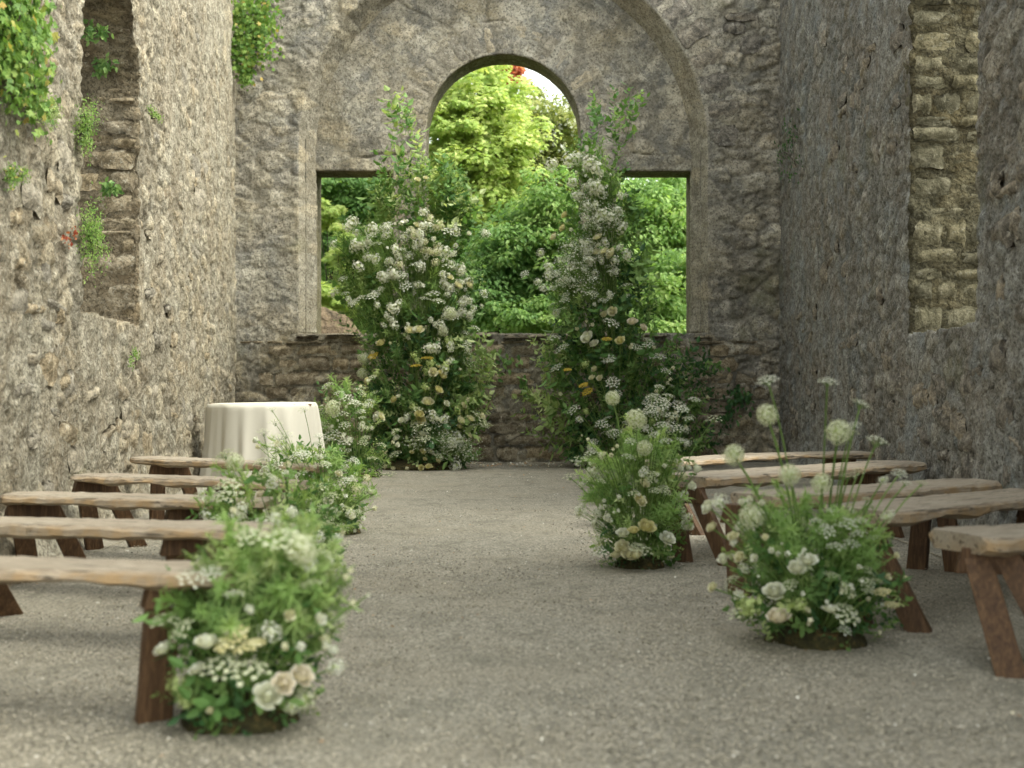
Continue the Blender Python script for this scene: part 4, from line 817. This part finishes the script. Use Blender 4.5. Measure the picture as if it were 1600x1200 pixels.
# right of the aisle
env = [(700, 935, 1045), (740, 920, 1065), (790, 925, 1070), (840, 930, 1062), (884, 955, 1045)]
arrangement('floor_arrangement', 'flower arrangement with slim alliums at the aisle end of the fourth right bench', 'floral arrangement', G(1000, 885), env,
    [(SP, 'leaf_mid', 40, .10, .18, 1, None), (SS, 'leaf_pale', 80, .10, .18, 1, None), (FE, 'leaf_feather', 110, .16, .28, 1, [(690, 945, 1040), (760, 925, 1060), (840, 940, 1055)]), (SP, 'leaf_dark', 40, .08, .14, 1, [(820, 940, 1050), (884, 960, 1050)])],
    [('allium', 957, 622, 12), ('allium', 994, 655, 17), ('allium', 1007, 700, 13), ('umbel', 923, 709, 12), ('snowball_white', 940, 711, 8), ('umbel', 955, 675, 9), ('umbel', 982, 715, 12), ('bud_white', 1039, 732, 7), ('bud_white', 1062, 735, 8), ('bud_white', 1073, 733, 8), ('rose_cream', 1005, 758, 9), ('rose_cream', 1003, 787, 8), ('rose_yellow', 996, 780, 8), ('ranunculus_white', 1041, 845, 14), ('rose_yellow', 1008, 828, 15), ('rose_yellow', 990, 833, 10), ('rose_white', 973, 837, 11), ('rose_cream', 973, 858, 13), ('rose_cream', 983, 870, 14), ('rose_cream', 965, 872, 11), ('rose_cream', 995, 872, 12), ('ranunculus_white', 931, 817, 8), ('ranunculus_white', 948, 814, 8),
     ('phlox', 1067, 775, 12), ('phlox', 1075, 808, 10), ('rose_white', 1072, 826, 11), ('umbel', 935, 862, 13), ('snowball_white', 935, 843, 10), ('umbel_green', 1000, 860, 20), ('bud_white', 1026, 745, 6), ('bud_white', 1025, 755, 6), ('umbel', 1005, 740, 9), ('phlox', 1007, 735, 9), ('small', 914, 800, 6), ('bud_cream', 1046, 872, 8), ('snowball_white', 1000, 858, 14),
     ('lace', 905, 720, 14), ('lace', 890, 745, 12), ('umbel', 1018, 640, 12), ('umbel', 1035, 630, 14), ('umbel', 1050, 650, 12), ('umbel', 1066, 640, 12), ('umbel', 1060, 670, 12), ('umbel', 1035, 665, 13), ('umbel', 1020, 620, 12), ('umbel', 1045, 620, 11), ('umbel', 1085, 625, 10), ('umbel', 1075, 655, 10), ('umbel', 985, 690, 10), ('umbel', 1040, 690, 12), ('lace', 1115, 655, 13), ('umbel', 1065, 690, 11), ('umbel', 1022, 680, 10), ('umbel', 1030, 605, 9)],
    GA, depth=.2, mound=(.13, .09), auto=auto_fl(env, [('umbel_green', 8, 8, 12), ('small', 16, 4, 6), ('small_cream', 6, 4, 7)]))
env = [(800, 1190, 1330), (850, 1150, 1370), (900, 1150, 1385), (950, 1155, 1395), (998, 1175, 1385)]
arrangement('floor_arrangement', 'large arrangement with tall round alliums at the end of the second right bench', 'floral arrangement', G(1275, 1000), env,
    [(SP, 'leaf_mid', 70, .09, .16, 1, None), (SS, 'leaf_pale', 80, .08, .15, 1, None), (FE, 'leaf_feather', 70, .14, .24, 1, [(790, 1200, 1340), (900, 1180, 1370)]), (SP, 'leaf_dark', 70, .07, .13, 1, [(870, 1170, 1380), (990, 1180, 1390)]), (FE, 'leaf_mid', 40, .14, .22, 1, [(840, 1180, 1360), (960, 1180, 1370)])],
    [('allium', 1199, 648, 18), ('allium', 1147, 711, 18), ('allium', 1310, 675, 21), ('allium', 1173, 806, 20), ('allium', 1234, 742, 18), ('allium', 1284, 755, 17), ('umbel', 1200, 595, 18), ('umbel', 1293, 597, 16), ('umbel', 1345, 632, 17), ('umbel', 1370, 690, 20), ('umbel', 1325, 680, 18), ('umbel', 1335, 665, 12), ('lace', 1325, 745, 13), ('lace', 1340, 738, 12), ('phlox', 1380, 750, 10), ('umbel', 1405, 740, 13), ('umbel', 1415, 755, 11), ('lace', 1440, 755, 12),
     ('ranunculus_white', 1260, 880, 17), ('rose_white', 1244, 893, 15), ('rose_white', 1210, 930, 18), ('rose_blush', 1217, 972, 20), ('ranunculus_white', 1297, 957, 14), ('rose_cream', 1116, 920, 9), ('rose_cream', 1115, 827, 10), ('rose_cream', 1147, 842, 10), ('rose_cream', 1158, 873, 10), ('bud_white', 1177, 782, 11), ('bud_white', 1160, 790, 10), ('bud_white', 1190, 790, 9), ('rose_white', 1110, 795, 12), ('small', 1117, 785, 9), ('bud_white', 1182, 874, 11), ('bud_cream', 1195, 845, 10), ('small', 1205, 860, 8),
     ('yarrow_pale', 1378, 925, 14), ('yarrow_pale', 1393, 945, 12), ('snowball', 1170, 945, 26), ('snowball', 1225, 950, 22), ('umbel_green', 1160, 960, 24), ('umbel_green', 1320, 960, 24), ('snowball', 1250, 945, 16), ('bud_cream', 1396, 870, 9), ('bud_cream', 1383, 903, 10), ('bud_cream', 1412, 908, 9), ('snowball_white', 1385, 808, 12), ('phlox', 1392, 803, 9), ('umbel', 1290, 830, 16), ('umbel', 1320, 818, 18), ('umbel', 1340, 835, 15), ('umbel', 1305, 855, 16), ('umbel', 1345, 815, 14), ('umbel', 1330, 850, 15), ('umbel', 1275, 815, 12), ('umbel', 1365, 840, 12), ('umbel', 1300, 800, 14), ('snowball_white', 1320, 915, 10), ('bud_white', 1340, 890, 8), ('umbel_green', 1300, 900, 14), ('umbel', 1320, 985, 12)],
    GA, depth=.24, mound=(.19, .11), stemw=.0028, auto=auto_fl(env, [('small', 18, 5, 8), ('umbel_green', 8, 10, 16), ('small_cream', 10, 5, 8)]))

# the two tall columns
e1 = [(265, 600, 700), (290, 590, 725), (340, 580, 745), (380, 540, 735), (450, 525, 742), (520, 555, 735), (580, 570, 735), (640, 565, 745), (700, 570, 732), (736, 580, 728)]
low1 = [(530, 575, 735), (620, 560, 740), (700, 570, 732), (736, 580, 728)]; up1 = [(165, 618, 640), (230, 600, 665), (300, 590, 735), (350, 600, 745)]; mid1 = [(335, 610, 680), (380, 590, 710), (440, 575, 735), (520, 590, 730)]
arrangement('flower_column', 'left of the two tall flower columns, white blossom thickest at its middle, before the window wall', 'floral column', Vector((-1.09, 14.7, 0)), e1,
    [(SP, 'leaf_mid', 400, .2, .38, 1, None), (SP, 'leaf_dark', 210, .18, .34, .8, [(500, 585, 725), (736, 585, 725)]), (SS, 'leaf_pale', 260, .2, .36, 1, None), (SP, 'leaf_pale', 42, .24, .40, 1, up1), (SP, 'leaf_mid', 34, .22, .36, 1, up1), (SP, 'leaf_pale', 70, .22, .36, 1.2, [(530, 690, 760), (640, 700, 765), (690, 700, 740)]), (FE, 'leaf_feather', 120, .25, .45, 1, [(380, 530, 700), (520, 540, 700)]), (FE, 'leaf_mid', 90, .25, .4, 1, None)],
    [('phlox', 548, 350, 13), ('umbel', 700, 362, 12), ('phlox', 758, 364, 9), ('bud_white', 730, 367, 7), ('umbel', 760, 366, 8), ('rose_cream', 652, 283, 6), ('rose_cream', 665, 280, 5), ('phlox', 570, 383, 11), ('phlox', 575, 402, 10), ('phlox', 522, 458, 10), ('phlox', 560, 415, 12), ('allium', 568, 560, 10), ('allium', 566, 583, 9), ('rose_white', 593, 652, 10), ('rose_cream', 668, 632, 11), ('rose_yellow', 655, 650, 9), ('rose_yellow', 690, 590, 8), ('rose_yellow', 683, 612, 9), ('rose_cream', 640, 520, 10), ('rose_cream', 655, 518, 9), ('phlox', 712, 728, 14), ('rose_yellow', 716, 668, 6), ('ranunculus_white', 691, 517, 8), ('allium', 692, 517, 9), ('yarrow', 583, 556, 9), ('yarrow', 650, 572, 9), ('rose_yellow', 657, 658, 9), ('phlox', 675, 650, 12), ('phlox', 693, 655, 11), ('allium', 703, 490, 10), ('yarrow', 668, 560, 10)],
    'tall flower columns before the window', depth=.34, mound=(.42, .12), stemw=.004,
    auto=auto_fl(mid1, [('phlox', 64, 6, 11), ('phlox_cream', 14, 6, 9), ('umbel', 26, 7, 12), ('rose_cream', 6, 6, 9), ('small', 20, 4, 7)])+auto_fl(low1, [('rose_cream', 8, 6, 9), ('rose_yellow', 12, 5, 8), ('rose_white', 8, 5, 8), ('umbel_green', 14, 8, 13), ('phlox', 14, 7, 11), ('gyps', 8, 22, 34), ('small_cream', 26, 4, 6), ('snowball', 12, 6, 10)])+auto_fl([(350, 550, 620), (470, 530, 600)], [('phlox', 16, 7, 12), ('umbel', 8, 7, 11)])+auto_fl([(440, 700, 745), (520, 700, 735)], [('phlox', 10, 6, 10)]))
e2 = [(265, 905, 975), (300, 895, 985), (360, 880, 1000), (420, 872, 1010), (500, 868, 1015), (560, 862, 1060), (620, 862, 1090), (680, 880, 1100), (724, 895, 1100)]
mid2 = [(245, 890, 950), (290, 910, 955), (345, 915, 975), (420, 880, 970), (470, 870, 960)]; low2 = [(500, 880, 1010), (560, 870, 1040), (640, 870, 1080), (720, 895, 1090)]
arrangement('flower_column', 'right of the two tall flower columns, dark leaves low down and a misty white spray halfway up', 'floral column', Vector((1.25, 14.85, 0)), e2,
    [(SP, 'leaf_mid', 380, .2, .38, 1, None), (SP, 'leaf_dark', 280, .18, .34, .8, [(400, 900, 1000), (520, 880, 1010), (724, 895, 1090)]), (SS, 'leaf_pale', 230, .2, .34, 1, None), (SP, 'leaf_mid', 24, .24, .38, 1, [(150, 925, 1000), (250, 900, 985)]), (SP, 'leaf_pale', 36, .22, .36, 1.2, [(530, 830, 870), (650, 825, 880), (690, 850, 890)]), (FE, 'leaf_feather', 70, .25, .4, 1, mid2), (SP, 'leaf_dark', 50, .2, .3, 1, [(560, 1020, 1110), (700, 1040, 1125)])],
    [('phlox', 862, 258, 13), ('phlox', 890, 250, 15), ('phlox', 902, 247, 14), ('phlox', 920, 255, 15), ('phlox', 932, 262, 14), ('phlox', 925, 290, 14), ('phlox', 938, 300, 13), ('phlox', 895, 285, 11), ('phlox', 945, 335, 15), ('phlox', 958, 342, 14), ('phlox', 935, 340, 13), ('phlox', 972, 355, 13), ('phlox', 965, 330, 11), ('rose_yellow', 885, 338, 8), ('rose_yellow', 882, 358, 8), ('rose_cream', 868, 372, 8), ('ranunculus_cream', 932, 397, 10), ('ranunculus_cream', 944, 395, 9), ('ranunculus_cream', 957, 398, 11), ('ranunculus_cream', 935, 373, 9), ('phlox', 980, 398, 12), ('gyps', 905, 420, 46), ('gyps', 890, 440, 42), ('gyps', 915, 455, 36), ('gyps', 900, 395, 32), ('rose_blush', 988, 507, 10), ('rose_blush', 1003, 514, 8), ('rose_yellow', 970, 535, 9), ('rose_cream', 958, 488, 9), ('rose_cream', 945, 493, 7), ('rose_white', 920, 530, 12), ('rose_white', 930, 540, 9), ('umbel', 955, 505, 14), ('yarrow', 918, 612, 9), ('yarrow', 912, 602, 8), ('yarrow', 948, 530, 8), ('yarrow', 887, 578, 7), ('umbel', 865, 530, 14), ('umbel', 878, 545, 12), ('umbel', 950, 560, 12), ('umbel', 870, 575, 11), ('umbel', 958, 598, 12), ('umbel', 897, 640, 12), ('rose_cream', 930, 578, 6), ('rose_cream', 926, 592, 6), ('rose_cream', 938, 592, 6), ('phlox', 905, 655, 8), ('phlox', 848, 450, 9), ('phlox', 840, 440, 8), ('phlox', 845, 395, 8), ('umbel', 820, 428, 8)],
    'tall flower columns before the window', depth=.34, mound=(.42, .12), stemw=.004,
    auto=auto_fl(mid2, [('phlox', 46, 6, 10), ('umbel', 18, 7, 11), ('gyps', 7, 20, 34), ('small', 16, 4, 7)])+auto_fl(low2, [('umbel', 22, 8, 12), ('phlox', 14, 6, 10), ('rose_cream', 8, 4, 7), ('small_cream', 20, 4, 6), ('snowball', 8, 6, 10)])+auto_fl([(600, 1000, 1090), (700, 1000, 1100)], [('umbel', 14, 8, 12)])+auto_fl([(400, 850, 900), (520, 850, 900)], [('umbel', 12, 7, 10), ('phlox', 8, 6, 9)]))

# ------------------------------------------------------------------ plants growing on the masonry
def wall_plant(name, label, cat, c, ext, n_, T, mk, s0, s1, out=(0, -1, 0), droop=.3, group=None):
    """c: world centre on the wall, ext: half extents, leaves turned outward"""
    root = empty(name, c, label, cat, group); bag = Bag(); o_ = np.array(out, float)
    k = max(3, n_//45); cc = N.uniform(-1, 1, (k, 3))*np.array(ext)*.75; w = N.integers(0, k, n_); pos = cc[w]+N.normal(0, .28, (n_, 3))*np.array(ext)
    pos = pos-o_*np.minimum((pos*o_).sum(1), 0)[:, None]*.8+o_*.02
    y = N.normal(0, .5, (n_, 3))+np.array([0, 0, -droop*2]); z = o_[None]+N.normal(0, .4, (n_, 3)); y = y-(y*z).sum(1, keepdims=True)*z/(z*z).sum(1, keepdims=True)
    y /= np.linalg.norm(y, axis=1, keepdims=True); z /= np.linalg.norm(z, axis=1, keepdims=True); x = np.cross(y, z)
    scatter(bag, T, pos, np.stack([x, y, z], 2), N.uniform(s0, s1, n_)); tag(obj('foliage', bag.mesh('foliage', [M[mk], M['stem']]), root), kind='stuff')
    sb = Bag()
    for i in range(0, k): tube(sb, bez((0, 0, -ext[2]*.3), cc[i]*.5+o_*.03, cc[i], 5), .004, 3)
    tag(obj('stems', sb.mesh('stems', [M['bark']]), root), kind='stuff'); return root
def onL(px, py, out=.03): 
    k = (800-px)/F; Z = 1.844/(k-.1); p_ = P(px, py, Z); p_.x += out; return p_
def onR(px, py, out=.03):
    k = (px-800)/F; Z = 2.1305/(k-.075); p_ = P(px, py, Z); p_.x -= out; return p_
OL = (1, -.1, 0)
wall_plant('ivy', 'thick bright green ivy at the top of the left wall nearest the camera', 'ivy', onL(14, 55), (.12, .34, .36), 1500, IVY, 'leaf_ivy', .026, .055, OL)
wall_plant('ivy', 'ivy with yellowing leaves hanging in the corner of left and end walls', 'ivy', P(383, 45, 15.6), (.36, .14, .45), 1500, IVY, 'leaf_ivy', .035, .065)
wall_plant('ivy', 'thin trailing tail of ivy below the corner clump', 'ivy', P(386, 115, 15.65), (.12, .08, .14), 110, IVY, 'leaf_ivy', .04, .07)
GF = 'ferns and weeds rooted in the left wall'
for (px, py, ex, n_, mk, lab) in ((62, 172, (.05, .12, .09), 120, 'leaf_pale', 'small fern below the thick ivy on the left wall'), (122, 200, (.06, .16, .17), 230, 'leaf_bright', 'upper of two bright fern tufts on the near edge of the tall recess'),
                             (132, 368, (.06, .18, .22), 330, 'leaf_bright', 'lower and larger fern tuft on the near edge of the tall recess'), (230, 182, (.04, .14, .06), 60, 'leaf_bright', 'tiny fern on the wall beyond the recess'), (8, 272, (.05, .1, .08), 90, 'leaf_ivy', 'dark leafy tuft at the photo\'s left edge beneath the ivy'),
                             (195, 556, (.03, .1, .08), 40, 'leaf_bright', 'small weed below the sill of the recess'), (45, 165, (.05, .14, .08), 90, 'leaf_ivy', 'ragged ivy shoot hanging under the main clump')):
    wall_plant('wall_fern' if 'fern' in lab else 'weed', lab, 'fern' if 'fern' in lab else 'weed', onL(px, py), ex, n_*4, LEAF, mk, .010, .024, OL, .1, GF)
wall_plant('weed', 'small red-leaved weed beside the lower fern tuft', 'weed', onL(98, 368), (.03, .1, .05), 30, LEAF2, 'leaf_red', .02, .04, OL, .1, GF)
for (px, py, lab) in ((168, 102, 'dark fern on an upper ledge inside the tall recess'), (155, 45, 'hanging dark fern near the head of the recess'), (183, 293, 'dark rosette of leaves on a middle ledge of the recess')):
    p_ = P(px, py, 9.55 if py > 60 else 9.22); wall_plant('wall_fern', lab, 'fern', p_, (.1, .05, .09 if py != 293 else .04), 70, LEAF, 'leaf_mid', .03, .06, (0, -1, 0), .2, GF)
wall_plant('climber', 'sparse green creeper near the end-wall corner of the right wall', 'creeper', onR(1246, 235), (.04, .8, .42), 150, LEAF, 'leaf_dark', .03, .06, (-1, 0, 0))
for (px, py, ex, n_, lab) in ((1115, 570, (.22, .05, .05), 26, 'trailing leafy stem crossing the end wall just below the sill, right of the columns'), (1148, 625, (.26, .06, .26), 110, 'dark leafy climber low on the end wall beside the right wall'), (790, 575, (.25, .05, .18), 34, 'thin vine hanging on the low wall between the flower columns'), (820, 610, (.06, .05, .22), 30, 'single drooping strand beside the right flower column')):
    wall_plant('vine', lab, 'vine', P(px, py, 15.8), ex, n_, LEAF, 'leaf_mid' if n_ < 60 else 'leaf_dark', .05, .10, (0, -1, 0), .4)

# ------------------------------------------------------------------ trees beyond the window
def tree(name, label, cat, base, trunk_h, trunk_r, clumps, mk, n_, s0, s1, T=LEAF2, flat=.35, droop=.0, group=None, lean=(0, 0), puff=.42, blossom=None, limbs=7):
    root = empty(name, base, label, cat, group); b0 = np.array(base, float); bag = Bag(); C = np.array([c[0] for c in clumps], float)-b0; E = np.array([c[1] for c in clumps], float)
    vol = E.prod(1)**(2/3); k = max(12, n_//85); w = N.choice(len(C), k, p=vol/vol.sum()); d = N.normal(0, 1, (k, 3)); d /= np.linalg.norm(d, axis=1, keepdims=True)
    pc = C[w]+d*E[w]*(N.random((k, 1))**.45)*N.uniform(.55, 1.5, (k, 1)); pr = puff*N.uniform(.4, 1.15, k)*E[w].mean(1)**.5
    i = N.integers(0, k, n_); a = N.normal(0, 1, (n_, 3)); a /= np.linalg.norm(a, axis=1, keepdims=True); rr = N.random((n_, 1))**.4; loc = a*rr*pr[i][:, None]*np.array([1, 1, flat])
    loc[:, 2] -= droop*(loc[:, 0]**2+loc[:, 1]**2)/(pr[i]+.01)
    nrm = np.array([0, -.45, .9])+a*.55+N.normal(0, .35, (n_, 3)); y = a*np.array([1, 1, .2])+np.array([0, 0, -.35-droop])+N.normal(0, .3, (n_, 3)); y = y-(y*nrm).sum(1, keepdims=True)*nrm/(nrm*nrm).sum(1, keepdims=True)
    y /= np.linalg.norm(y, axis=1, keepdims=True)+1e-6; nrm /= np.linalg.norm(nrm, axis=1, keepdims=True); x = np.cross(y, nrm)
    var = np.clip(.5+(N.random(k)[i]-.5)*.5+N.normal(0, .2, n_), 0, 1)
    scatter(bag, T, pc[i]+loc, np.stack([x, y, nrm], 2), N.uniform(s0, s1, n_), var); obj('crown', bag.mesh('crown', [M[mk]]), root)
    tb = Bag(); top = C.mean(0); top = np.array([top[0]*.6+lean[0], top[1]*.6, trunk_h]); tp = bez((0, 0, -.3), (lean[0]*.2, 0, trunk_h*.5), top, 9); tp[1:-1, :2] += N.normal(0, trunk_r*.35, (7, 2))
    tube(tb, tp, np.linspace(trunk_r, trunk_r*.35, 9), 10); V, Fc, Mi, A = tb.arr(); obj('trunk', mesh('trunk', V, Fc, [M['bark']], smooth=True), root)
    for j in range(min(limbs, k)):
        lb = Bag(); s_ = tp[R.randrange(4, 9)]; e_ = pc[j]; mid = (s_+e_)/2+np.array([0, 0, .25]); tube(lb, bez(s_, mid, e_, 7), np.linspace(trunk_r*.35, trunk_r*.08, 7), 6); V, Fc, Mi, A = lb.arr(); obj('branch', mesh('branch', V, Fc, [M['bark']], smooth=True), root)
    if blossom:
        bb = Bag(); m_, sz = blossom; i = N.integers(0, k, m_); a = N.normal(0, 1, (m_, 3)); a /= np.linalg.norm(a, axis=1, keepdims=True); a[:, 1] = -np.abs(a[:, 1])
        ctr = pc[i]+a*pr[i][:, None]*np.array([1, 1, .6]); k5 = 7; pp = np.repeat(ctr, k5, 0)+N.normal(0, sz*.9, (m_*k5, 3))
        scatter(bb, FL5, pp, rots(N.normal(0, .6, (m_*k5, 3))+np.array([0, -.8, .5])), N.uniform(sz*.5, sz*.9, m_*k5)); tag(obj('blossom', bb.mesh('blossom', [M['white']]), root), kind='stuff')
    return root
def pc_(px, py, Z, rx, ry, rz): p_ = P(px, py, Z); return (tuple(p_), (rx, ry, rz))
def gb(px, Z): return Vector(((px-800)/F*Z, Z, max(0, (Z-18)*.09)))
tree('golden_maple', 'golden-green maple with drooping layered leaves filling the left half of the arch', 'tree', gb(690, 22.5), 4.6, .10, [pc_(735, 170, 22, 1.0, .9, .8), pc_(695, 150, 22.4, .5, .6, .5), pc_(700, 250, 21.6, .75, .8, .7), pc_(770, 250, 21.8, .75, .7, .8), pc_(745, 330, 21.6, .6, .6, .5), pc_(650, 330, 22, .6, .7, .5), pc_(780, 170, 22.6, .4, .6, .7), pc_(800, 340, 22, .3, .5, .5)], 'leaf_maple', 50000, .055, .10, IVY, .5, .5, puff=.34)
tree('copper_maple', 'small red-leaved tree glimpsed at the crown of the arch', 'tree', gb(810, 31), 6.5, .12, [pc_(790, 108, 31, .38, .5, .35), pc_(775, 130, 31, .4, .5, .5)], 'leaf_red', 4500, .09, .15, flat=.6)
tree('flowering_shrub', 'loose olive-green shrub dotted with white blossom in the right half of the arch', 'shrub', gb(890, 24), 3.9, .06, [pc_(875, 240, 24, .9, .8, .75), pc_(885, 190, 24, .35, .6, .4), pc_(820, 165, 25, .4, .5, .35), pc_(845, 195, 24.5, .4, .5, .4), pc_(830, 260, 24.3, .6, .6, .6), pc_(890, 320, 24, .9, .7, .6)], 'leaf_olive', 24000, .05, .11, LEAF, .7, blossom=(95, .055), puff=.45)
tree('green_shrub', 'rounded deep green bush in the centre of the window', 'shrub', gb(770, 20.2), 2.0, .06, [pc_(770, 430, 20, .75, .6, .75), pc_(820, 380, 20.6, .6, .6, .6), pc_(745, 480, 19.6, .6, .5, .45), pc_(840, 450, 20, .5, .5, .6)], 'leaf_wood', 20000, .06, .11, LEAF, .6)
tree('green_shrub', 'mid-green leafy bush behind the right flower column', 'shrub', gb(900, 19.6), 2.3, .05, [pc_(870, 340, 20, .7, .6, .7), pc_(920, 420, 19.6, .6, .5, .8), pc_(850, 500, 19, .5, .4, .3)], 'leaf_bright', 17000, .06, .11, LEAF, .5)
tree('green_shrub', 'layered leafy shrub low in the right-hand opening', 'shrub', gb(1035, 19.4), 1.6, .05, [pc_(1030, 480, 19, .75, .6, .35), pc_(1060, 430, 19.6, .6, .6, .35), pc_(1000, 510, 18.8, .5, .4, .2)], 'leaf_bright', 16000, .06, .11, LEAF, .4)
tree('green_tree', 'bright green young tree standing in the right-hand opening', 'tree', gb(1045, 23.5), 4.2, .07, [pc_(1030, 330, 23.5, .9, .8, .8), pc_(1075, 380, 23.5, .8, .7, .9), pc_(985, 360, 24, .6, .6, .8)], 'leaf_bright', 17000, .07, .13, LEAF, .6)
tree('green_tree', 'shaded green tree with bare dark stems in the left-hand opening', 'tree', gb(545, 24), 4.4, .11, [pc_(540, 300, 24, .9, .8, .5), pc_(510, 380, 23.5, .45, .6, .5), pc_(590, 350, 24, .7, .6, .6), pc_(600, 430, 24, .5, .6, .6)], 'leaf_wood', 14000, .07, .13, LEAF, .45, limbs=10)
tree('green_shrub', 'sunlit yellow-green branch spray low in the left-hand opening', 'shrub', gb(520, 21.2), 1.7, .05, [pc_(515, 460, 21, .32, .4, .3), pc_(560, 385, 21.5, .42, .4, .3), pc_(500, 330, 22, .3, .4, .25)], 'leaf_maple', 6000, .06, .10, IVY, .4, .3)
for (px, Z, r_, lab) in ((508, 25.5, .09, 'slim dark bare tree trunk at the left jamb of the left-hand opening'), (532, 26.5, .12, 'thicker dark tree trunk in the left-hand opening')):
    tb = Bag(); bs = gb(px, Z); tube(tb, bez((0, 0, -.3), (.1, 0, 3), (.25, 0, 7), 9), np.linspace(r_, r_*.5, 9), 8); V, Fc, Mi, A = tb.arr(); o = obj('tree_trunk', mesh('tree_trunk', V, Fc, [M['bark']], smooth=True)); o.location = bs; tag(o, lab, 'tree')
# wood behind
def wood_row(name, label, cl, n_, mk, s0, s1):
    bag = Bag(); k = n_//110; pc0 = []
    for _ in range(k):
        c, e = R.choice(cl); d = Vector((R.gauss(0, 1), R.gauss(0, 1), R.gauss(0, 1))).normalized()*(R.random()**.4); pc0.append((c[0]+d.x*e[0], c[1]+d.y*e[1], c[2]+d.z*e[2]))
    pc0 = np.array(pc0); i = N.integers(0, k, n_); a = N.normal(0, 1, (n_, 3)); a /= np.linalg.norm(a, axis=1, keepdims=True); pos = pc0[i]+a*(N.random((n_, 1))**.4)*np.array([.8, .8, .45]); pos[:, 2] = np.maximum(pos[:, 2], .1)
    var = np.clip(.5+(N.random(k)[i]-.5)*.6+N.normal(0, .18, n_), 0, 1)
    scatter(bag, LEAF2, pos, rots(a*.8+np.array([0, -.5, .8])+N.normal(0, .3, (n_, 3))), N.uniform(s0, s1, n_), var); tag(obj(name, bag.mesh(name, [M[mk]])), label, 'woodland', kind='stuff')
cl = [((x_, 33+R.uniform(-2, 2), z_), (1.7, 1.6, 1.4)) for x_ in np.arange(-11, 11.1, 2.0) for z_ in (1.8, 3.6, 5.4)]
wood_row('woodland', 'dark green wood massed behind the garden trees', cl, 90000, 'leaf_wood', .12, .24)
cl = [((x_, 26+R.uniform(-1, 1), .9+R.uniform(0, .5)), (1.2, .8, 1.1)) for x_ in np.arange(-8, 8.1, 1.4)]
wood_row('undergrowth', 'green undergrowth at the foot of the trees beyond the window', cl, 50000, 'leaf_wood', .08, .15)
cl = [((x_, 38, 3), (2.2, 1.5, 2.8)) for x_ in list(np.arange(-40, -11, 3.5))+list(np.arange(12, 40, 3.5))]
wood_row('far_woodland', 'distant trees flanking the ruin', cl, 24000, 'leaf_wood', .25, .45)
cl = [((x_, 26.5+R.uniform(-1, 1), z_), (1.2, .9, .9)) for x_ in np.arange(-6.5, 6.6, 1.1) for z_ in (1.6, 2.9, 4.1, 5.0)]
wood_row('garden_foliage', 'bright mid-green foliage massed between the trees beyond the window', cl, 95000, 'leaf_bright', .07, .13)
# earth bank seen low in the left-hand opening
xs = np.linspace(-4.2, -1.6, 40); ys = np.linspace(18.6, 20.6, 26); X, Y = np.meshgrid(xs, ys); p_ = np.stack([X.ravel(), Y.ravel(), 0*X.ravel()], 1)
zz = np.sin(np.clip((p_[:, 1]-18.6)/2, 0, 1)*math.pi)*np.sin(np.clip((p_[:, 0]+4.2)/2.6, 0, 1)*math.pi)**.5*2.1*(1+fbm(p_*1.5, 3, 2)*.25)-.05+fbm(p_*5, 3, 8)*.05
ii = (np.arange(25)[:, None]*40+np.arange(39)[None]).ravel(); obj('earth_bank', mesh('earth_bank', np.stack([p_[:, 0], p_[:, 1], zz], 1), np.stack([ii, ii+1, ii+41, ii+40], 1), [M['soil']], smooth=True))['kind'] = 'structure'
